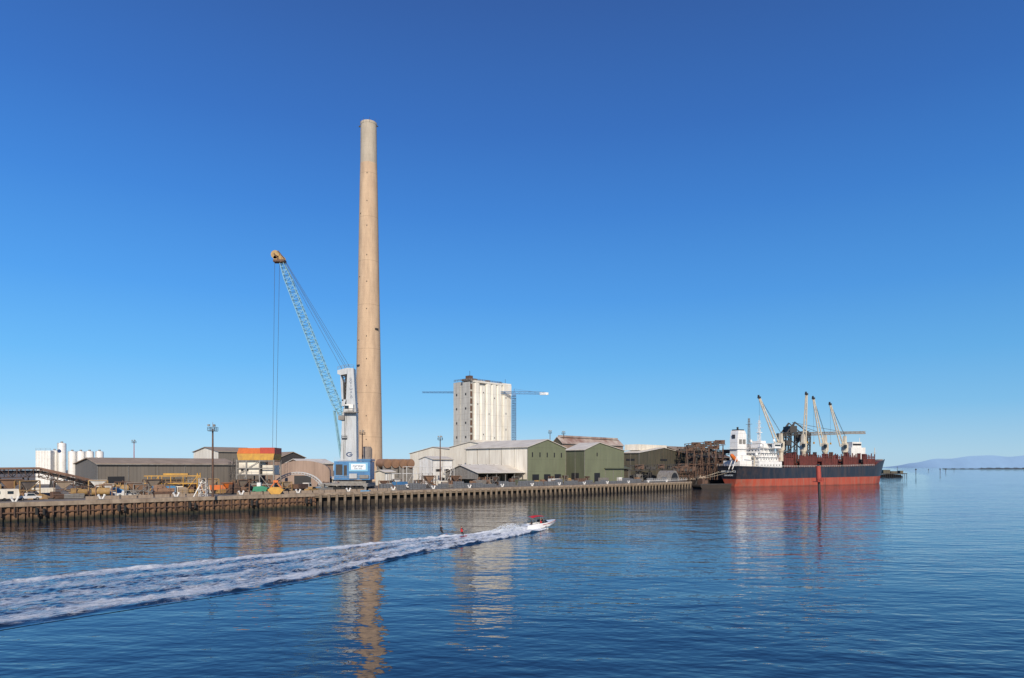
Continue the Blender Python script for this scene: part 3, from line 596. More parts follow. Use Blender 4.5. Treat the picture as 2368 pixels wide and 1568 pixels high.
for px,py,rr in((638,590,1.45),(651,600,1.2),(640,598,.9)):
    for y in(-.7,.7): part('sheave',B().tube((X(px),y-.18,Z(py)),(X(px),y+.18,Z(py)),rr,n=20),'dullyellow',r)
b=B().beam((X(652),-1,Z(608)),(X(636),-1,Z(588)),.35).beam((X(652),1,Z(608)),(X(636),1,Z(588)),.35).bx(X(634),X(660),-1.2,1.2,Z(607),Z(602)).beam((X(645),-1,Z(582)),(X(660),-1,Z(600)),.25); part('jib_head',b,'steelrust',r)
for y,(a1,a2) in zip((-.9,-.4,.4,.9),(((652,597),(793,856)),((656,600),(800,853)),((658,603),(804,853)),((660,605),(810,852)))):
    part('wire_rope',B().tube((X(a1[0]),y,Z(a1[1])),(X(a2[0]),y,Z(a2[1])),.06,n=4),'steeldk',r)
for y,px,p2 in((-.7,637,632),(.7,645,637)): part('wire_rope',B().tube((X(px),y,Z(600)),(X(p2),y,Z(1045)),.06,n=4),'steeldk',r)
part('hook_block',B().bx(X(632),X(638),-.9,.9,Z(1052),Z(1045)).tube((X(635),0,Z(1052)),(X(635),0,Z(1058)),.3,n=8),'yellow',r)
d=300; r=thing('vertical_vessel',(lx(849,d),d,G),0,'rusty grey vertical process vessel','tank'); h=H(1033,d)-G
part('shell',B().lathe([(2.2,0),(2.2,h-1),(1.6,h)],24),'gstack',r,smooth=True); part('ring_platform',B().lathe([(2.3,h-6),(2.9,h-6),(2.9,h-5.8),(2.3,h-5.8)],24),'steeldk',r)
d=340
for i,px in enumerate((888,905,922,938)):
    r=thing('process_tank',(lx(px,d),d+i*2,G),TH,'brown rounded horizontal process tank on saddles','tank','brown process tanks')
    hz=H(1072,d)-G; part('shell',B().tube((0,-3,hz),(0,4,hz),2.3,n=20),'stack',r,smooth=True)
    for y in(-2.2,2.6): part('saddle',B().bx(-2,2,y,y+.6,0,hz-1),'steelgrey',r)
def rack(pxa,pxb,d,y,label,m='steelgrey',levels=3):
    Lx=lenU(pxa,d,pxb); r=thing('pipe_rack',(lx(pxa,d),d,G),TH,label,'pipe rack','steel pipe racks'); h=H(y,d)-G
    b=B(); n=max(2,int(Lx/5))
    for i in range(n+1):
        for yy in(0,2.5): b.beam((i*Lx/n,yy,0),(i*Lx/n,yy,h),.18)
        b.beam((i*Lx/n,0,h),(i*Lx/n,2.5,h),.15)
        if i<n and i%2==0: b.beam((i*Lx/n,0,0),((i+1)*Lx/n,0,h),.1)
    part('rack_frame',b,m,r); p=B()
    for k in range(levels):
        for yy in(.5,1.9): p.tube((0,yy,h-.1-k*h*.28),(Lx,yy,h-.1-k*h*.28),.13,n=6)
    part('pipe',p,'white' if m!='steeldk' else m,r)
rack(940,1050,305,1079,'pale pipe rack carrying horizontal pipes','white',1); rack(1068,1178,330,1074,'tall pale scaffold like pipe rack','steelgrey',2); rack(905,1000,285,1095,'low pale pipe rack on the yard','steelgrey',1)
for (pa,ya),(pb,yb),d in (((1440,1083),(1590,1079),395),((1588,1032),(1672,1024),420),((1590,1050),(1690,1046),430),((1560,1086),(1600,1086),400),((1590,1068),(1700,1066),440),((1570,1040),(1660,1037),436)):
    r=thing('conveyor_gallery',(lx(pa,d),d,G),0,'dark steel lattice conveyor gallery on trestles','conveyor','dark conveyor galleries')
    P=wpts(r,[W(pa,ya,d),W(pb,yb,d+22)]); b=B().lattice(P[0],P[1],3,3,10,.25,.17)
    for i in range(6):
        c=P[0].lerp(P[1],i/5); b.beam((c.x-1.2,c.y,0),(c.x,c.y,c.z),.35); b.beam((c.x+1.2,c.y+1,0),(c.x,c.y,c.z),.35)
        if i: c0=P[0].lerp(P[1],(i-1)/5); b.beam((c0.x,c0.y,c0.z*.45),(c.x,c.y,c.z*.45),.25); b.beam((c0.x,c0.y,0),(c.x,c.y,c.z*.45),.18)
    part('truss',b,'steelrust' if d%4==0 else 'steeldk',r)
    for i in range(6):
        c=P[0].lerp(P[1],(i+.5)/6.); part('housing',B().box(c.x-.2,c.y,c.z-.2+(i%2)*.8,4+(i%3),2,1.6+(i%2)),'steelrust' if i%2 else 'steeldk',r)
d=395; r=thing('arch_shelter',(lx(1560,d),d,G),TH,'dark curved roof shelter on the wharf','shelter'); pr=[(5*math.cos(t),6.2*math.sin(t)) for t in np.linspace(0,math.pi,12)]
part('shell',B().prism(pr,0,9,'y'),'steelgrey',r); part('opening',B().prism([(4*math.cos(t),5*math.sin(t)) for t in np.linspace(0,math.pi,12)],-.1,-.05,'y'),'dark',r)
r=thing('gangway',(lx(1600,380),380,G),TH,'pale metal gangway rail along wharf end','gangway'); part('deck',B().bx(-40,0,3,4,.9,1.1).rail([(-40,3,1),(0,3,1)]),'white',r)
# ---------------------------------------------------------------- tower building
d=450; Lx=lenU(1088,d,1180); Ly=lenW(1088,d,1050); r=thing('silo_tower',(lx(1088,d),d,G),TH,'tall windowless stained pale concrete silo tower','building'); h=H(879,d)-G
x0=3.2
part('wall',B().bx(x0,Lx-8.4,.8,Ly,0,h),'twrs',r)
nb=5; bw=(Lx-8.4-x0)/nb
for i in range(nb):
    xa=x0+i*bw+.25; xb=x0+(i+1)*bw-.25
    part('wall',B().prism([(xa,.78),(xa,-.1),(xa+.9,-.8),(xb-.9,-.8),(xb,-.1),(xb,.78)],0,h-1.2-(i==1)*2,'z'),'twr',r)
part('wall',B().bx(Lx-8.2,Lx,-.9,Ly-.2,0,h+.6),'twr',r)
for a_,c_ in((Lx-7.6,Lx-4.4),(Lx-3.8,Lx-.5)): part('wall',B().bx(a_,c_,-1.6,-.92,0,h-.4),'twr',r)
part('wall',B().bx(0,x0-.2,1.8,Ly,0,h-3),'twrs',r,'stair tower side wall greyed for shade')
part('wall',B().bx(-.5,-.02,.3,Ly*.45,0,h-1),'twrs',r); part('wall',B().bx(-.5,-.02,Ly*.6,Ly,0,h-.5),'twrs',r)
for i in range(13): part('stair_opening',B().box(1.8,1.6,4+i*4.8,2.2,.5,3.4),'steelrust',r)
for k,yy in enumerate((.25,.8)):
    for i in range(6): part('window',B().box(-.56,Ly*yy,9+i*9.5,.12,1.1,1.5),'dark',r)
for i in range(5): part('window',B().box(Lx-6,-1.66,12+i*11,.6,.1,1.3),'dark',r)
for i,(xx,zz_) in enumerate(((8,50),(13,58),(18,44),(23,55),(12,30),(22,28))): part('vent',B().box(x0+(int((xx-x0)/bw)+.5)*bw,-.84,zz_,.7,.1,.9),'dark',r)
part('roof_plant',B().bx(1,8,2,10,h+.02,h+1.6),'steelgrey',r); part('roof_plant',B().bx(2,5,3,7,h+1.62,h+3.6),'steelrust',r); part('roof_plant',B().bx(11,15,3,8,h+.02,h+1.2),'twrs',r); part('roof_plant',B().bx(18,20,2,5,h+.02,h+1.8),'steelgrey',r); part('aerial',B().tube((4,5,h+3.6),(4,5,h+7),.12,n=4),'steeldk',r); part('aerial',B().tube((Lx-3,2,h+.6),(Lx-3,2,h+4),.12,n=4),'steeldk',r)
part('roof_railing',B().rail([(0,0,h),(Lx-8,0,h),(Lx-8,5,h)],1.3,.12,1.5).rail([(0,0,h),(0,Ly,h)],1.3,.12,1.5),'steelrust',r)
part('parapet',B().bx(x0-.3,Lx-8.3,-.95,.9,h-1.1,h+.1),'twr',r)
b=B()
for k in range(3):
    b.bx(-3.2,-.5,Ly*.55,Ly,6+k*4,6.3+k*4); b.rail([(-3.2,Ly*.55,6.3+k*4),(-3.2,Ly,6.3+k*4)],1.2,.1)
b.lattice((-2,Ly*.8,0),(-2,Ly*.8,16),2.4,2.4,8,.15,.1); part('external_stair',b,'steeldk',r)
d=470; r=thing('tower_crane',(lx(1189,d),d,G),0,'blue grey hammerhead tower crane behind the silo tower','crane'); h=H(916,d)-G; mp=d/F
part('mast',B().lattice((0,0,0),(0,0,h),2.4,2.4,34,.2,.13),'ink',r)
part('cab',B().box(.0,-1.4,h+1,2,1.6,2).box(0,0,h+.6,2.6,2.6,1.4),'blue',r)
b=B().lattice((0,0,h+2.5),((976-1189)*mp,0,h+2.6),1.4,.8,46,.12,.08); part('jib',b,'blue',r)
b=B().lattice((0,0,h+2.5),((1262-1189)*mp,0,h+2.0),1.8,1.5,12,.16,.11); b.tube((0,0,h+5),((1240-1189)*mp,0,h+2.8),.12,n=4).beam((0,0,h+2),(0,0,h+5),.6); part('counter_jib',b,'blue',r)
part('counterweight',B().bx((1248-1189)*mp,(1268-1189)*mp,-.8,.8,h+.8,h+2.4),'white',r)
# ---------------------------------------------------------------- cargo ship
VA=math.atan2(.527,.85); r=thing('cargo_ship',(137.2,430,0),VA,'bulk carrier with navy hull, red boot topping and deck cranes','ship')
st=[0,1.5,4,8,14,22,35,60,90,120,138,142,147,152,157,161,164,166.5,168]
def ip(xs,ys,x): return float(np.interp(x,xs,ys))
dk=lambda x:ip([0,1.5,4,8,14,22,138,148,155,160,164,166.5,168],[8.2,9.2,10.2,11.4,12.2,12.5,12.5,11.3,8.8,6.2,3.8,1.9,.25],x)
wl=lambda x:ip([0,4,8,14,22,35,130,142,150,157,162,168],[3,5.5,7.5,9.8,11.6,12.5,12.5,10.5,7.5,4,1.5,.15],x)
zd=lambda x:ip([0,22,35,90,138,147,168],[13.2,12.4,12.2,12.5,13.4,16.6,18.6],x)
def hullpt(x,z,sd):
    zt=zd(x); t=max(0,min(1,z/zt)); hb=wl(x)+(dk(x)-wl(x))*t**.8; rk=max(0,(x-150)/18)*6.0*(t-.4)-max(0,(8-x)/8)*3*(t-.2)
    return (x+rk,sd*hb,z)
def hull(levels):
    b=B()
    for sd in(-1,1):
        vs=[];nl=len(levels(0))
        for x in st:
            for z in levels(x): vs.append(hullpt(x,z,sd))
        fs=[(i*nl+k,(i+1)*nl+k,(i+1)*nl+k+1,i*nl+k+1) for i in range(len(st)-1) for k in range(nl-1)]; b.add(vs,fs)
    lv=levels(0); b.add([hullpt(0,z,-1) for z in lv]+[hullpt(0,z,1) for z in reversed(lv)],[tuple(range(2*len(lv)))])
    return b
part('lower_hull',hull(lambda x:[-2,0,2,4,4.9+x*.006]),'hullred',r,'faded red antifouling hull band',smooth=True)
part('upper_hull',hull(lambda x:[4.9+x*.006,7,8.5,10,zd(x)]),'navy',r,'dark navy blue upper hull',smooth=True)
b=B(); vs=[]
for x in st: p=hullpt(x,zd(x),-1); q=hullpt(x,zd(x),1); vs+=[(p[0],p[1],p[2]-.9),(q[0],q[1],q[2]-.9)]
b.add(vs,[(2*i,2*i+2,2*i+3,2*i+1) for i in range(len(st)-1)]); part('deck',b,'holdred',r)
text('lettering','GRAMPUS ACE',1.75,(-1.95,-.5,9.6),(R90,0,-R90),'signw',r)
text('lettering','SINGAPORE',1.3,(-1.75,-.5,7.2),(R90,0,-R90),'signw',r)
part('railing',B().rail([hullpt(x,zd(x),-1) for x in(0,4,8,14,22,60,100,138)],1.1,.06,2.5).rail([hullpt(0,13.2,-1),hullpt(0,13.2,1)],1.1,.06,2),'white',r)
b=B()
b.bx(14,36,-11.2,11.2,11.2,16); b.bx(16,35,-9.4,9.4,16,18.8); b.bx(17.5,34.5,-8.4,8.4,18.8,21.6); b.bx(20,34,-7.4,7.4,21.6,24.4); b.bx(27,33.6,-12.6,12.6,24.4,24.8); b.bx(24,33.6,-6.8,6.8,24.8,27.4); b.bx(27,33.4,-12.4,-10.6,24.8,27.2); b.bx(27,33.4,10.6,12.4,24.8,27.2); b.bx(27,33.9,-12.6,12.6,27.4,27.7); b.bx(25,30,-3.5,3.5,27.7,29.4)
part('accommodation_block',b,'whiteship',r)
def wpart(*a): part('window',B().box(*a),'glass',r)
for z,x0,x1,yy in((13.6,15,35,11.2),(17.4,17,34,9.4),(20.2,18,33.5,8.4),(23,20.5,33,7.4)):
    for i in range(7): wpart(x0+(x1-x0)*(i+.5)/7,-yy-.02,z,.7,.1,.8)
for z,x0,yy in((13.6,14,11.2),(17.4,16,9.4),(20.2,17.5,8.4),(23,20,7.4)):
    for i in range(6): wpart(x0-.02,-yy+(i+.5)*yy*2/6,z,.1,.8,.8)
part('bridge_window',B().bx(27.5,33,-12.46,-12.38,25.8,26.8),'glass',r); part('bridge_window',B().bx(33.6,33.7,-7,7,25.8,26.9),'glass',r)
b=B()
for z,x0,x1,yy in((16,13.5,36,11.2),(18.8,15,35,10.6),(21.6,16.5,34.5,9.8),(24.4,19,34,9)): b.rail([(x0,-yy,z),(x1,-yy,z)],1.1,.06,1.6).rail([(x0,-yy,z),(x0,yy,z)],1.1,.06,1.6).bx(x0,x1,-yy,yy,z-.12,z+.02)
for z,x0 in((14,12.5),(17,13.5),(20,15)): b.beam((x0,-8,z-2.8),(x0+1,-4,z),.35)
for x in(17,21,25,29,33):
    for z,yy in((16,10.5),(18.8,9.7),(21.6,8.9)): b.beam((x,-yy,z),(x,-yy,z+2.8),.16)
part('walkway_railing',b,'whiteship',r)
part('funnel',B().prism([(3.5,11),(12,11),(12,33),(10.5,35.6),(4.5,35.6),(3.5,30)],-3.0,3.0,'y'),'whiteship',r); part('engine_casing',B().bx(1.5,13.9,-6.5,6.5,11,16.5).bx(6,13.9,-5,5,16.5,20),'whiteship',r)
part('funnel_louvre',B().bx(5,7.6,-3.1,-3.0,27,30),'steelgrey',r); part('funnel_louvre',B().bx(8.4,11,-3.1,-3.0,27,30),'steelgrey',r); part('funnel_platform',B().bx(2.5,13,-4,4,23.8,24).rail([(2.5,-4,24),(13,-4,24)],1.1,.06,1.3).rail([(2.5,-4,24),(2.5,4,24)],1.1,.06,1.3),'whiteship',r)
part('funnel_cap',B().bx(4.8,10.4,-2.4,2.4,35.6,36.3).tube((6,-1,36),(6,-1,37.8),.6,n=8).tube((9,1,36),(8,1,37.6),.5,n=8),'rubber',r); part('funnel_mark',B().bx(3.3,3.5,-1.2,1.2,30.5,33),'navy',r)
part('radar_mast',B().lattice((28,0,29.3),(28,0,43),1.6,.7,10,.13,.09).beam((28,-3,38),(28,3,38),.25).beam((28,-2,41),(28,2,41),.2).box(28,0,35,3,2.4,.5).tube((28,0,43),(28,0,46),.1,n=5),'whiteship',r)
part('signal_mast',B().lattice((18,0,24),(18,0,44),1.5,.7,12,.12,.08).beam((18,-2.5,40),(18,2.5,40),.22),'steelgrey',r)
for x,y,z,a_ in((22,-6,24.4,1.1),(24.6,4,27.7,1.0),(31,-9,27.7,.8),(16.5,-7,18.8,1.0)): part('radome',B().lathe([(.15,z),(.2,z+.8),(a_*.8,z+1.1),(a_,z+1.9),(a_*.7,z+2.6),(.1,z+2.9)],12,x,y),'whiteship',r,smooth=True)
b=B(); v=[]
prl=[(-3.6,0,.25),(-3,.7,.9),(-1.5,1.15,1.2),(1.5,1.15,1.2),(3,.7,.9),(3.6,0,.25)]
for x,_,rr in prl:
    for i in range(10): t=2*math.pi*i/10; v.append((x,math.cos(t)*rr,math.sin(t)*rr*1.1))
fs=[(k*10+i,k*10+(i+1)%10,(k+1)*10+(i+1)%10,(k+1)*10+i) for k in range(5) for i in range(10)]+[tuple(range(10)),tuple(range(50,60))]
Mx=Matrix.Translation((-.8,-3.8,18.2))@Matrix.Rotation(math.radians(38),4,'Y')
b.add([Mx@Vector(p) for p in v],fs); part('lifeboat',b,'orange',r,smooth=True)
part('lifeboat_davit',B().beam((-4,-2.4,11),(1,-2.4,20),.4).beam((-4,-5.2,11),(1,-5.2,20),.4).beam((1,-2.4,20),(1,-5.2,20),.3).beam((1,-2.4,20),(2,-2.4,11),.3),'whiteship',r)
part('provision_crane',B().tube((12,-9,11),(12,-9,19),.4,n=8).beam((12,-9,19),(5,-10,20),.4),'jibcream',r)
for i,(a,c) in enumerate(((38,47),(54,71),(78,95),(102,119),(126,140))):
    part('hatch_cover',B().bx(a,c,-9,9,11.8,14.6).bx(a-.3,c+.3,-9.4,9.4,14.6,15.1),'holdred',r)
    n=int((c-a)/1.9)
    for y in(-11.6,11.6):
        b=B()
        for k in range(n+1):
            x=a+(c-a)*k/n; b.bx(x-.28,x+.28,y-.25,y+.25,11.8,20.4+(k%2)*.9+(k%3)*.5)
        for z in(14.2,17,19.3): b.bx(a,c,y-.12,y+.12,z,z+.45)
        b.bx(a+.2,c-.2,y-.04,y+.04,12.5,18.4+.8*(i%2))
        part('cargo_stanchion',b,'holdred',r)
    for k in range(6):
        x=a+(c-a)*(k+.5)/6; hh=random.uniform(2.5,8); part('deck_gear',B().box(x,random.uniform(-7,7),15.1+hh/2,random.uniform(1,3),2.2,hh),random.choice(['holdred','holdred','steelrust','steeldk']),r)
for x in(49,73,97,121):
    part('mast_house',B().bx(x-2.6,x+4,-8,8,11.8,16.4).rail([(x-2.6,-8,16.4),(x+4,-8,16.4)],1.1,.07,1.4).tube((x+3,-6,16),(x+3,-6,21),.5,n=8),'holdred',r)
part('bow_mast',B().tube((160,0,16),(160,0,27),.35,.2,8).beam((160,-1.6,23),(160,1.6,23),.25),'jibcream',r); part('windlass',B().bx(154,158,-2,2,16,17.8),'steeldk',r)
part('forecastle_bulkhead',B().bx(143,146,-11,11,12,16),'holdred',r)
T=lambda dx,dz:Vector((dx*.85,-dx*.527,dz))
tops=[(50,-14.5,59),(74,2.2,62.6),(98.5,-8.2,61),(122,-10.6,58)]
for i,(x,dx,zt) in enumerate(tops):
    part('crane_pedestal',B().lathe([(1.7,12),(1.5,22),(2.1,23.4),(2.1,24)],16,x,0),'jibcream',r)
    part('crane_house',B().bx(x-1.7,x+1.7,-1.7,1.7,24,29.5).prism([(x-1.2,29.5),(x+1.2,29.5),(x+.5,35),(x-.5,35)],-1.0,1.0,'y'),'jibcream',r)
    part('crane_cab',B().bx(x-3.1,x-1.7,-2.8,-1,26,28.4),'glass',r)
    tip=Vector((x,0,0))+T(dx,zt); ft=Vector((x,0,27))+T(-2.0 if dx<0 else .6,0)
    jb=B()
    for sgn in(-1,1): jb.beam(ft+T(sgn*1.2,0),tip+T(sgn*.42,0),.62)
    for k in range(9):
        t=(k+.5)/9; jb.beam(ft.lerp(tip,t)+T(1.2-.8*t,0),ft.lerp(tip,t)-T(1.2-.8*t,0),.28)
    part('crane_jib',jb,'jibcream',r)
    part('crane_sheave',B().box(tip.x,tip.y,tip.z,1.6,1.6,1.2).box(tip.x-.6,tip.y,tip.z+1.1,.9,.9,1.0),'steeldk',r)
    part('crane_rope',B().tube(tip,Vector((x,0,35)),.09,n=4).tube(tip+Vector((.5,0,0)),Vector((x+.6,0,35)),.09,n=4).tube(tip,(tip.x+.6,tip.y,30),.06,n=4),'steeldk',r)
    part('crane_hook',B().box(tip.x+.6,tip.y,29.5,.8,.8,1.4),'yellow',r)
for a,c in(((-1,-5,10.5),(-38,8,4.6)),((-1,2,10.5),(-34,16,4.8)),((0,6,10.5),(-20,22,4.8))):
    b=B(); a=Vector(a);c=Vector(c); pv=a
    for k in range(1,9):
        t=k/8; p=a.lerp(c,t); p.z-=1.6*math.sin(math.pi*t); b.tube(pv,p,.07,n=4); pv=p
    part('mooring_line',b,'jibcream',r)
r=thing('work_barge',(lx(1650,402),402,0),math.radians(25),'low dark work barge moored at the wharf end','barge')
b=B().prism([(-13,1.2),(-11,-1),(8,-1),(10,1.0),(10,2.2),(-13,2.2)],-4,4,'y'); part('hull',b,'under',r)
part('deckhouse',B().bx(-10,-6,-2,2,2.2,4.8).bx(-9.6,-8,-1.6,1.6,4.8,5.8),'steelrust',r); part('bulwark',B().bx(-13,10,-4.05,-3.9,2.2,2.8),'steeldk',r)
r=thing('mooring_dolphin',(lx(1628,398),398+8,0),.3,'dark steel mooring dolphin at the wharf end','dolphin')
for x,y in((-1,-1),(1,-1),(-1,1),(1,1)): part('pile',B().tube((x*2,y*2,-1),(x*1.5,y*1.5,6),.4),'steeldk',r)
part('cap',B().box(0,0,6.3,4.6,4.6,.8).box(0,0,7.1,.8,.8,.9),'cap',r)
d=540; r=thing('ship_loader',(lx(1845,d),d,G),0,'dark steel gantry ship loader with long boom','ship loader'); mp=d/F
X=lambda px:(px-1845)*mp
Z=lambda y:8.2+(HY-y)*mp
b=B()
for px in(1812,1838,1868):
    for y in(0,12): b.lattice((X(px),y,0),(X(px)+1,y,Z(1000)),2.,2.,12,.3,.2)
for y in(0,12):
    b.lattice((X(1810),y,Z(1005)),(X(1872),y,Z(1000)),2.4,2.4,10,.3,.2)
    b.beam((X(1818),y,Z(1003)),(X(1838),y,Z(976)),.9); b.beam((X(1838),y,Z(976)),(X(1868),y,Z(1000)),.7); b.beam((X(1830),y,Z(1003)),(X(1838),y,Z(976)),.7)
b.bx(X(1826),X(1842),-1,13,Z(1000),Z(985)); b.bx(X(1850),X(1864),0,12,Z(1020),Z(1005)); b.bx(X(1816),X(1830),0,12,Z(1030),Z(1018)); b.beam((X(1812),0,Z(1050)),(X(1868),0,Z(1005)),.7); b.beam((X(1868),0,Z(1050)),(X(1812),0,Z(1005)),.7); part('gantry',b,'steeldk',r)
b=B().lattice((X(1866),5,Z(1003)),(X(2008),5,Z(999)),2.6,1.4,26,.32,.24); b.bx(X(1960),X(2008),4,6,Z(1003),Z(999.5)); part('boom',b,'steelgrey',r)
part('stay_cable',B().tube((X(1838),5,Z(976)),(X(1960),5,Z(999)),.2,n=4).tube((X(1838),5,Z(976)),(X(1905),5,Z(1001)),.2,n=4),'steeldk',r)
d=545; r=thing('control_building',(lx(1985,d),d,G),.3,'white control building with mast behind the ship','building')
part('wall',B().bx(-7,7,0,8,0,H(1035,d)-G).bx(-5,4,1,7,H(1035,d)-G,H(1022,d)-G),'white',r); part('window',B().bx(-4.6,3.6,.8,.98,H(1030,d)-G,H(1026,d)-G),'dark',r); part('mast',B().tube((4,3,15),(4,3,H(1012,d)-G),.2,n=5),'white',r)
d=205; r=thing('channel_beacon',(lx(1897,d),d,0),.25,'red topped channel marker pile with ladder and platform','beacon')
part('pile',B().tube((0,0,-2),(-.5,0,8.4),.42,.38,12),'dkwood',r,smooth=True)
part('column',B().tube((-.5,0,8.2),(-.75,0,12.8),.75,.68,16),'redw',r,smooth=True)
part('platform',B().box(-.45,0,8.1,2.6,2.4,.18).rail([(-1.7,-1.2,8.2),(.8,-1.2,8.2),(.8,1.2,8.2)],1,.05,.8),'redw',r)
part('ladder',B().tube((1.2,-.5,-.5),(.9,-.5,8.1),.05,n=4).tube((1.7,-.5,-.5),(1.4,-.5,8.1),.05,n=4).box(1.3,-.5,2.2,.7,.1,.08).box(1.3,-.5,3.2,.7,.1,.08).box(1.3,-.5,4.2,.7,.1,.08).box(1.3,-.5,5.2,.7,.1,.08).box(1.2,-.5,1.2,.7,.1,.08).box(.7,-.3,3.7,1.6,.1,.1).box(.5,-.3,1.7,1.9,.1,.1),'steelrust',r)
part('lamp',B().lathe([(.25,12.8),(.25,13.2),(.12,13.4)],10,-.75,0),'glass',r)
d=840; r=thing('distant_pier',(lx(2070,d),d,0),.1,'small dark timber pier with sheds beyond the ship','pier')
part('deck',B().bx(-18,16,0,9,3.8,4.8),'steeldk',r)
for i in range(14): part('pile',B().tube((-17+i*2.5,.5,-1),(-17+i*2.5,.5,4),.35,n=6),'steeldk',r)
for q_ in((-14,-5,2,7,4.8,9),(-4,4,2,7,4.8,7.4),(8,12,2,7,4.8,8)): part('shed',B().bx(*q_),'brgreen',r)
part('mast',B().tube((5,3,4.8),(5,3,13),.25,n=5),'steeldk',r)
part('rubble',B().prism([(-18,0),(17,0),(14,3),(2,3.8),(-16,3)],9.5,14,'y'),'steeldk',r)
for px,dd,hh in((2118,1300,9),(2174,1500,9),(2187,1700,8),(2206,2400,7),(2147,2200,6)):
    r=thing('channel_marker',(lx(px,dd),dd,0),0,'distant channel marker post standing in water','beacon','distant channel markers'); part('pile',B().tube((0,0,-1),(0,0,hh-2),.6,n=6),'steeldk',r); part('topmark',B().box(0,0,hh-1,2,2,2.4),'steeldk',r)
def ridge(name,D,px0,px1,f,m,n=160):
    b=B(); vs=[]
    for i in range(n+1):
        px=px0+(px1-px0)*i/n; x=lx(px,D); vs+=[(x,D,-5),(x,D+D*.02,max(.5,f(px)*D/F))]
    b.add(vs,[(2*i,2*i+2,2*i+3,2*i+1) for i in range(n)]); return solo(name,b,m,(0,0,0),0,None,None,kind='structure',smooth=True)
def hf(px):
    a=6+20*math.exp(-((px-2285)/75)**2)+10*math.exp(-((px-2180)/50)**2)+22*math.exp(-((px-2430)/90)**2)+.7*math.sin(px*.09)
    return a*min(1,max(0,(px-2060)/60))+1
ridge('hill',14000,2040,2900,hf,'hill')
ridge('shoreline',3800,2195,2800,lambda px:(3.2+.8*math.sin(px*.3)+.5*math.sin(px*.9))*(1 if px>2290 else .55),'shore',240)
# ---------------------------------------------------------------- quay clutter
b=B()
for i in range(4):
    for j in range(3): b.box(i*1.3-1.95,0,.45+j*.75,1.15,1.1,.66); b.box(i*1.3-1.95,0,.08+j*.75,1.0,1.0,.08)
ing=solo('ingot_stack',b,'lead',Q(112,9),TH,'stack of grey metal ingots on pallets','ingot stack','grey ingot stacks along the wharf')
for k in range(34):
    s=118+k*5.4+random.uniform(-.6,.6)
    if s>300: break
    c=ing.copy(); col.objects.link(c); c.location=Q(s,random.choice([8,9,10.5]),G); c.rotation_euler=(0,0,TH+random.uniform(-.05,.05)); c.scale=(random.uniform(.8,1.05),1,random.choice([.55,.8,1,1.15]))
def container(s,off,m,label,rz=0,z=G,L_=6.1):
    r=thing('shipping_container',Q(s,off,z),TH+rz,label,'container','shipping containers on the yard')
    b=B().bx(-L_/2,L_/2,-1.2,1.2,.1,2.55)
    for i in range(int(L_/.35)): x=-L_/2+.2+i*.35; b.bx(x,x+.16,-1.25,-1.2,.25,2.4)
    part('body',b,m,r); part('door',B().bx(-L_/2-.06,-L_/2,-1.1,-.03,.2,2.45),m,r); part('door',B().bx(-L_/2-.06,-L_/2,.03,1.1,.2,2.45),m,r)
    for x in(-L_/2-.03,L_/2-.15): part('corner_post',B().bx(x,x+.18,-1.28,-1.15,0,2.6),'steelgrey',r)
    return r
for s,o,m,l in((98,24,'white','white shipping container'),(104,26,'steelgrey','grey shipping container'),(128,22,'blue','dark blue shipping container'),(150,24,'cream','cream shipping container'),(160,28,'steelrust','rusty brown shipping container'),(172,24,'steelgrey','grey shipping container'),(196,22,'greens','green shipping container'),(222,24,'white','white shipping container'),(240,22,'steelrust','rusty brown shipping container'),(262,24,'steelgrey','grey shipping container'),(44,26,'tarpblue','pale blue shipping container'),(30,30,'steelrust','rusty brown shipping container'),(60,24,'cream','cream shipping container'),(14,30,'cream','cream site office container'),(3,34,'cream','cream site office container')):
    container(s,o,m,l+' standing on the yard',random.uniform(-.15,.15))
def bundle(s,off,m,label):
    b=B(); n=5
    for i in range(n):
        for j in range(3-(i>3)): b.tube((-2.5+random.uniform(-.2,.2),i*.42,.25+j*.40),(2.5+random.uniform(-.2,.2),i*.42,.25+j*.40),.22,n=8)
    solo('pipe_bundle',b,m,Q(s,off,G),TH+random.uniform(-.2,.2),label,'pipes','pipe bundles on the quay')
for k in range(16): bundle(random.uniform(85,190),random.uniform(12,30),random.choice(['steelrust','steelgrey','tarpblue','steelgrey']),'bundle of steel pipes stacked on the quay')
for k in range(6): bundle(random.uniform(10,70),random.uniform(10,30),random.choice(['steelrust','dullyellow','steelgrey']),'bundle of pipes lying on the apron')
for s,off,m,hh in((22,28,'steelrust',2.2),(36,22,'roofbrown',1.6),(52,30,'orange',1.4),(70,22,'steelrust',1.8),(12,20,'dullyellow',1.2),(132,30,'steelrust',2.5),(180,34,'roofbrown',2.4)):
    b=B(); rr=random.uniform(2,3.5); vs=[];nn=14
    for k,(q,zq) in enumerate(((1,0),(.72,.35),(.4,.75),(.12,1))):
        for i in range(nn):
            t=2*math.pi*i/nn; j=random.uniform(.85,1.15); vs.append((math.cos(t)*rr*q*j,math.sin(t)*rr*q*j,zq*hh*random.uniform(.85,1.1) if k else -.02))
    b.add(vs,[(k*nn+i,k*nn+(i+1)%nn,(k+1)*nn+(i+1)%nn,(k+1)*nn+i) for k in range(3) for i in range(nn)]+[tuple(3*nn+i for i in range(nn))])
    solo('scrap_heap',b,m,Q(s,off,G),0,'irregular heap of loose rusty scrap material','heap','heaps of loose material')
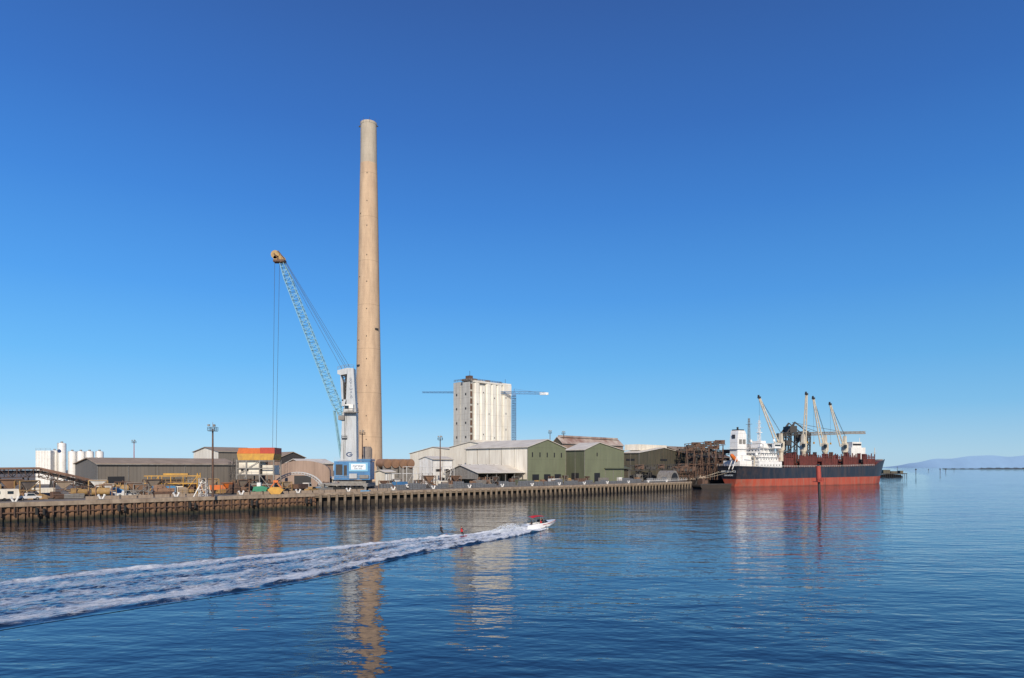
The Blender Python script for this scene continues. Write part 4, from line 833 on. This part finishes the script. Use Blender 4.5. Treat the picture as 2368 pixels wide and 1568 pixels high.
def skid(s,off,kind,ma,mb,sc=1.):
    r=thing('machinery_skid',Q(s,off,G),TH+random.uniform(-.4,.4),{0:'rusty skid with horizontal tank and pipework',1:'steel framed hopper and chute unit on the yard',2:'low skid with motor housing and handrails'}[kind],'machine','yard machinery'); r.scale=(sc,sc,sc)
    part('base',B().bx(-2.4,2.4,-1,-.8,0,.3).bx(-2.4,2.4,.8,1,0,.3).bx(-2.4,-2.2,-.8,.8,0,.3).bx(2.2,2.4,-.8,.8,0,.3),'steeldk',r)
    if kind==0:
        part('tank',B().tube((-1.9,0,1.4),(1.5,0,1.4),.85,n=16),ma,r,smooth=True); part('pipework',B().tube((-1.2,-.9,.3),(-1.2,-.9,2.8),.12).tube((-1.2,-.9,2.8),(1.9,-.9,2.8),.12).tube((1.9,-.9,2.8),(1.9,-.9,.3),.12).tube((.4,0,2.2),(.4,0,3.2),.15),mb,r)
    elif kind==1:
        b=B()
        for x in(-1.8,1.8):
            for y in(-.8,.8): b.beam((x,y,.1),(x,y,3.4),.16)
        for z in(1.6,3.4):
            for y in(-.8,.8): b.beam((-1.8,y,z),(1.8,y,z),.14)
        b.beam((-1.8,-.8,.2),(1.8,-.8,3.3),.1); part('leg_frame',b,mb,r)
        part('hopper',B().add([(-.4,-.3,1.9),(.4,-.3,1.9),(.4,.3,1.9),(-.4,.3,1.9),(-1.7,-.75,3.5),(1.7,-.75,3.5),(1.7,.75,3.5),(-1.7,.75,3.5)],[(0,1,2,3),(0,1,5,4),(1,2,6,5),(2,3,7,6),(3,0,4,7)]),ma,r); part('chute',B().beam((0,0,1.8),(2.6,0,.4),.5),ma,r)
    else:
        part('housing',B().prism([(-2,.3),(.4,.3),(.4,1.5),(-.2,2.1),(-2,2.1)],-.7,.7,'y'),ma,r); part('motor',B().tube((.6,0,.9),(1.9,0,.9),.45,n=12),mb,r); part('handrail',B().rail([(-2.2,-.9,.3),(2.2,-.9,.3)],1.1,.04,1),mb,r)
ms=['steelrust','steelgrey','stack','stack','dullyellow','steelrust','gstack','white','roofbrown','orange']
for k in range(44): skid(-6+k*1.95+random.uniform(-1,1),random.uniform(12,36),random.randrange(3),random.choice(ms),random.choice(ms[:6]),random.uniform(.8,1.5))
for k in range(34): skid(92+k*6.2+random.uniform(-2,2),random.uniform(15,40),random.randrange(3),random.choice(ms[:9]),random.choice(ms[:4]),random.uniform(.9,1.4))
def ute(loc,rz,m='white',label='white pickup truck parked on the quay'):
    r=thing('pickup_truck',loc,rz,label,'truck','vehicles parked on the quay')
    b=B().prism([(-2.5,.45),(2.5,.45),(2.55,.95),(1.5,1.1),(.9,1.75),(-.5,1.78),(-.75,1.1),(-2.5,1.05)],-.88,.88,'y'); part('body',b,m,r)
    part('window',B().prism([(1.35,1.12),(.85,1.66),(-.42,1.68),(-.6,1.12)],-.9,.9,'y'),'glass',r)
    for x in(-1.6,1.6):
        for y in(-.85,.85):
            wv=part('wheel',B().tube((x,y-.12,.38),(x,y+.12,.38),.38,n=14),'rubber',r); part('rim',B().tube((x,y-.135,.38),(x,y+.135,.38),.2,n=10),'steelgrey',wv)
    part('headlight',B().box(2.53,-.6,.85,.06,.3,.16),'signw',r); part('headlight',B().box(2.53,.6,.85,.06,.3,.16),'signw',r)
    return r
ute(Q(s_at(66,13),13),TH+.1); ute(Q(s_at(290,16),16),TH,'white'); ute(Q(s_at(945,16),16),TH+3.1,'white'); ute(Q(s_at(720,12),12),TH+.4,'dullyellow','yellow pickup truck parked on the quay')
def truck(loc,rz,mb,label):
    r=thing('tip_truck',loc,rz,label,'truck','vehicles parked on the quay')
    part('chassis',B().bx(-4,3.6,-.5,.5,.6,.95),'steeldk',r); part('cab',B().prism([(1.8,.8),(3.7,.8),(3.7,1.9),(3.4,2.9),(1.8,2.9)],-1.15,1.15,'y'),'white',r)
    part('window',B().prism([(2.2,1.8),(3.6,1.8),(3.38,2.6),(2.2,2.6)],-1.17,1.17,'y'),'glass',r)
    part('tray',B().prism([(-4.2,1.1),(1.4,1.1),(1.5,2.6),(-4.4,2.6)],-1.2,1.2,'y'),mb,r)
    for x in(-3.2,-2,2.8):
        for y in(-1.05,1.05): part('wheel',B().tube((x,y-.15,.5),(x,y+.15,.5),.5,n=14),'rubber',r)
truck(Q(s_at(520,22),22),TH-.4,'orange','white tip truck with orange tray'); truck(Q(s_at(700,18),18),TH+.5,'steelrust','tip truck with rusty tray')
r=thing('site_caravan',Q(s_at(8,12),12),TH,'cream site caravan standing near the quay edge','caravan')
part('body',B().prism([(-2.8,.6),(2.8,.6),(3,1.6),(2.8,2.9),(-2.8,2.9),(-3,1.6)],-1.1,1.1,'y'),'cream',r)
for a_,c_ in((-2,-.8),(.6,1.8)): part('window',B().bx(a_,c_,-1.14,-1.1,1.7,2.4),'glass',r)
part('wheel',B().tube((0,-1.12,.4),(0,-.9,.4),.4,n=12),'rubber',r)
b=B().prism([(-.3,0),(.3,0),(.12,.85),(-.12,.85)],-1.8,1.8,'x')
c0=solo('barrier',b,'cap',Q(20,5),TH,'pale concrete safety barrier along the quay edge','barrier','concrete barriers along the quay')
for k in range(20):
    c=c0.copy(); col.objects.link(c); c.location=Q(24+k*4.1+(k>5)*10,5.2,G)
solo('tarpaulin_cover',B().prism([(-2.6,0),(2.6,0),(2.2,1.6),(0,2.4),(-2.2,1.5)],-2,2,'y'),'tarpblue',Q(s_at(262,30),30),TH,'pale blue tarpaulin over a stack','tarpaulin')
# ---------------------------------------------------------------- people
def skin_mesh(joints,edges,radii,root,sub=1):
    me=bpy.data.meshes.new('tmp'); names=list(joints); me.from_pydata([joints[n] for n in names],[(names.index(a),names.index(c)) for a,c in edges],[])
    o=bpy.data.objects.new('tmp',me); col.objects.link(o); m=o.modifiers.new('s','SKIN'); m.use_smooth_shade=True
    sv=me.skin_vertices[0].data
    for i,n in enumerate(names):
        rr=radii[n]; sv[i].radius=(rr,rr) if not isinstance(rr,tuple) else rr; sv[i].use_root=(n==root)
    ss=o.modifiers.new('u','SUBSURF'); ss.levels=sub; ss.render_levels=sub
    dg=bpy.context.evaluated_depsgraph_get(); dg.update(); out=bpy.data.meshes.new_from_object(o.evaluated_get(dg)); bpy.data.objects.remove(o); return out
def person(loc,rz,J,vest,label):
    r=thing('person',loc,rz,label,'person')
    E=[('pel','wa'),('wa','ch'),('ch','ne'),('ne','hd'),('hd','tp')]; Rr=dict(pel=.15,wa=.13,ch=.17,ne=.06,hd=.105,tp=.07)
    for s_ in'lr':
        E+=[('ch','sh'+s_),('sh'+s_,'el'+s_),('el'+s_,'wr'+s_),('wr'+s_,'ha'+s_),('pel','hi'+s_),('hi'+s_,'kn'+s_),('kn'+s_,'an'+s_),('an'+s_,'to'+s_)]
        for k,v in dict(sh=.075,el=.05,wr=.033,ha=.038,hi=.1,kn=.065,an=.045,to=.04).items(): Rr[k+s_]=v
        h=Vector(J['ha'+s_]); dv=(h-Vector(J['wr'+s_])).normalized()
        for f in range(4):
            a='f%d%s'%(f,s_); J[a]=tuple(h+dv*(.05+.01*(f in(1,2)))+Vector((0,(f-1.5)*.022,-.02))); J[a+'t']=tuple(Vector(J[a])+dv*.01+Vector((0,0,-.035))); E+=[('ha'+s_,a),(a,a+'t')]; Rr[a]=.01; Rr[a+'t']=.008
        a='th'+s_; J[a]=tuple(h+Vector((0,-.045 if s_=='l' else .045,-.01))); E.append(('ha'+s_,a)); Rr[a]=.01
    me=skin_mesh(J,E,Rr,'pel'); me.materials.clear(); me.materials.append(M['wet']); me.materials.append(M['skin'])
    nz=Vector(J['ne'])
    for p in me.polygons:
        c=p.center
        near=min((c-Vector(J[k])).length for k in('wrl','wrr','hal','har'))
        if c.z>nz.z-.01 or near<.17: p.material_index=1
        p.use_smooth=True
    o=bpy.data.objects.new('body',me); col.objects.link(o); o.parent=r
    if vest:
        Vj={k:J[k] for k in('pel','wa','ch')}; Vj['up']=tuple(Vector(J['ch']).lerp(Vector(J['ne']),.5)); me=skin_mesh(Vj,[('pel','wa'),('wa','ch'),('ch','up')],dict(pel=(.19,.17),wa=(.19,.17),ch=(.23,.19),up=(.14,.12)),'wa'); me.materials.clear(); me.materials.append(M[vest])
        o=bpy.data.objects.new('life_vest',me); col.objects.link(o); o.parent=r
    hd=Vector(J['hd'])+Vector((-.02,0,.03)); hb=B(); v=[]
    for a in range(5):
        for k in range(12):
            ph=a/4*1.35; t=k/12*6.283; v.append(hd+Vector((-.015,0,.02))+.125*Vector((math.cos(t)*math.cos(ph),math.sin(t)*math.cos(ph)*.85,math.sin(ph))))
    hb.add(v,[(a*12+k,a*12+(k+1)%12,(a+1)*12+(k+1)%12,(a+1)*12+k) for a in range(4) for k in range(12)]); part('hair',hb,'hair',r,smooth=True)
    for y in(-.035,.035): part('eye',B().box(hd.x+.118,y,hd.z-.02,.02,.025,.012),'hair',r)
    part('mouth',B().box(hd.x+.118,0,hd.z-.09,.02,.045,.01),'redc',r)
    return r
def standing():
    J=dict(pel=(-.12,0,.88),wa=(-.16,0,1.05),ch=(-.2,0,1.3),ne=(-.2,0,1.48),hd=(-.18,0,1.62),tp=(-.18,0,1.72))
    for s_,sg in(('l',1),('r',-1)):
        J.update({'sh'+s_:(-.2,sg*.19,1.4),'el'+s_:(.02,sg*.22,1.2),'wr'+s_:(.27,sg*.12,1.16),'ha'+s_:(.34,sg*.08,1.16),'hi'+s_:(-.1,sg*.1,.82),'kn'+s_:(.14,sg*.15,.48),'an'+s_:(.12,sg*.16,.1),'to'+s_:(.32,sg*.17,.07)})
    return J
def sitting():
    J=dict(pel=(0,0,.1),wa=(-.02,0,.27),ch=(-.04,0,.5),ne=(-.02,0,.68),hd=(0,0,.82),tp=(0,0,.92))
    for s_,sg in(('l',1),('r',-1)):
        J.update({'sh'+s_:(-.04,sg*.19,.6),'el'+s_:(.1,sg*.24,.35),'wr'+s_:(.33,sg*.15,.38),'ha'+s_:(.4,sg*.12,.4),'hi'+s_:(.04,sg*.1,.1),'kn'+s_:(.45,sg*.14,.12),'an'+s_:(.48,sg*.14,-.3),'to'+s_:(.65,sg*.14,-.33)})
    return J
HB=TH-.3; BS=1.14
bl=Vector((lx(1248,139),139,0))
ends=[]
for (px,py),vest,lab in(((1022,1241),'wet','water skier in black wetsuit holding a tow rope'),((1069,1244),'redc','water skier in red life vest holding a tow rope')):
    d=CAMZ*F/(py-HY); p=Vector((lx(px,d),d,.22)); dr=(bl-p); rz=math.atan2(dr.y,dr.x)
    pp=person(p,rz,standing(),vest,lab); pp.scale=(1.06,1.06,1.06)
    for sg in(1,-1):
        b=B(); vs=[]
        for x,z in((-.75,0),(-.2,0),(.5,.02),(.75,.12),(.9,.25)):
            for y,zz_ in((-.08,0),(.08,0),(.08,.03),(-.08,.03)): vs.append((x,y*(1 if x<.8 else .5),z+zz_))
        b.add(vs,[(k*4+i,k*4+(i+1)%4,(k+1)*4+(i+1)%4,(k+1)*4+i) for k in range(4) for i in range(4)]+[(0,1,2,3),(16,17,18,19)])
        c,s2=math.cos(rz),math.sin(rz); solo('water_ski',b,'redp',p+Vector((c*.2-s2*.17*sg,s2*.2+c*.17*sg,-.02)),rz,'slim red water ski under the skier','water ski','water skis')
    ends.append(p+Vector((math.cos(rz)*.39,math.sin(rz)*.39,1.23)))
r=thing('ski_boat',bl,HB,'white ski boat with red canopy and red hull graphics','boat')
r.rotation_euler=(0,math.radians(-4),HB); r.scale=(BS,BS,BS)
stt=[(-3.1,1.12,.95,-.1,.15,.85),(-2,1.2,1.05,-.12,.15,.88),(0,1.22,1.05,-.1,.18,.98),(1.5,1.1,.85,0,.3,1.1),(2.5,.75,.5,.2,.55,1.2),(3.1,.35,.18,.55,.85,1.26),(3.4,.04,.02,.95,1.1,1.28)]
b=B(); vs=[]
for x,bd,bc,zk,zc,zt in stt: vs+=[(x,-bd,zt),(x,-bc,zc),(x,0,zk),(x,bc,zc),(x,bd,zt)]
b.add(vs,[(i*5+k,i*5+k+1,(i+1)*5+k+1,(i+1)*5+k) for i in range(6) for k in range(4)]+[(0,1,2,3,4)]); part('hull',b,'gel',r,smooth=True)
b=B(); vs=[]
for x,bd,bc,zk,zc,zt in stt: vs+=[(x,-bd-.015,zt-.2),(x,-(bd*.7+bc*.3)-.02,zt-.38*(zt-zc))]
b.add(vs,[(2*i,2*i+1,2*i+3,2*i+2) for i in range(2,6)]); part('hull_graphic',b,'redc',r)
b=B(); b.add([(.9,-1.14,1.05),(.9,1.14,1.05),(1.5,1.1,1.11),(2.5,.75,1.22),(3.1,.35,1.27),(3.4,0,1.29),(3.1,-.35,1.27),(2.5,-.75,1.22),(1.5,-1.1,1.11)],[tuple(range(9))]); b.bx(-3.1,-2.0,-1.1,1.1,.7,.92); b.bx(-3.6,-3.1,-.9,.9,.2,.28)
for y in(-1.14,1.0): b.bx(-2.,1,y,y+.14,.8,1.0)
part('deck',b,'gel',r)
part('cockpit',B().bx(-2,.9,-1,1,.3,.4).bx(-1.9,-1.2,-1,1,.4,.75),'rubber',r)
for y in(.3,-.85): part('seat',B().bx(-.2,.3,y,y+.55,.4,.95),'gel',r)
part('windshield',B().add([(1.3,-1.0,1.08),(1.3,1.0,1.08),(.75,.85,1.55),(.75,-.85,1.55),(.2,-1.08,1.02),(.1,-.95,1.45),(.2,1.08,1.02),(.1,.95,1.45)],[(0,1,2,3),(0,4,5,3),(1,6,7,2)]),'glass',r)
b=B()
for y in(-1.05,1.05): b.tube((-.6,y,.9),(-.2,y*.85,2.15),.04,n=6).tube((.5,y,1.),(.1,y*.85,2.15),.04,n=6).tube((-1.9,y*.9,2.05),(-.8,y,.9),.03,n=5)
b.tube((-.1,-.9,2.15),(-.1,.9,2.15),.04,n=6).tube((-.2,0,2.2),(-.3,0,3.4),.03,n=5); part('tow_tower',b,'steelgrey',r)
b=B(); vs=[]
for i in range(9):
    t=i/8; x=-2.0+t*2.5
    for j in range(7): y=-1.05+j*.35; vs.append((x,y,2.12+.16*math.sin(math.pi*t)+.14*(1-(y/1.05)**2)))
b.add(vs,[(i*7+j,i*7+j+1,(i+1)*7+j+1,(i+1)*7+j) for i in range(8) for j in range(6)]); part('canopy',b,'redc',r,smooth=True)
c,s_=math.cos(HB),math.sin(HB)
def onb(x,y,z): x*=BS;y*=BS;z*=BS; return bl+Vector((x*c-y*s_,x*s_+y*c,z))
person(onb(-.05,-.55,.95),HB,sitting(),'redc','driver in red vest seated at the boat wheel')
person(onb(-1.5,.3,.68),HB+math.pi,sitting(),'wet','observer seated in the boat facing the skiers')
tw=onb(-.3,0,2.1)
for e_ in ends:
    b=B(); pv=Vector((0,0,0)); E_=e_-tw
    for k in range(1,9):
        t=k/8; p=E_*t-Vector((0,0,.25*math.sin(math.pi*t))); b.tube(pv,p,.012,n=4); pv=p
    solo('tow_rope',b,'steelgrey',tw,0,'thin tow rope stretched from boat to skier','rope','tow ropes')
b=B(); rs=np.random.RandomState(5)
for i in range(1300):
    u=rs.rand()**1.1; x=-4.4-u*9; sp=.4+u*1.1; side=rs.choice([-1,1]); y=side*sp*(.6+.6*rs.rand()); z=(1.45*math.exp(-((u-.4)/.28)**2))*rs.rand()**1.3+.03; q=.03+.06*rs.rand()
    b.tube((x,y,z),(x+q*1.5,y+.02,z+q),q,q*.4,4)
for i in range(260):
    u=rs.rand(); x=1.2-u*4.8; side=rs.choice([-1,1]); y=side*(1.3+u*.8*rs.rand()); z=.12*rs.rand()*(1-u*.3)+.02; q=.03+.05*rs.rand(); b.tube((x,y,z),(x-q*1.5,y,z+q*.6),q,q*.4,4)
solo('spray',b,'foamw',bl,TH-.1,'white spray thrown up behind the ski boat','spray',kind='stuff')
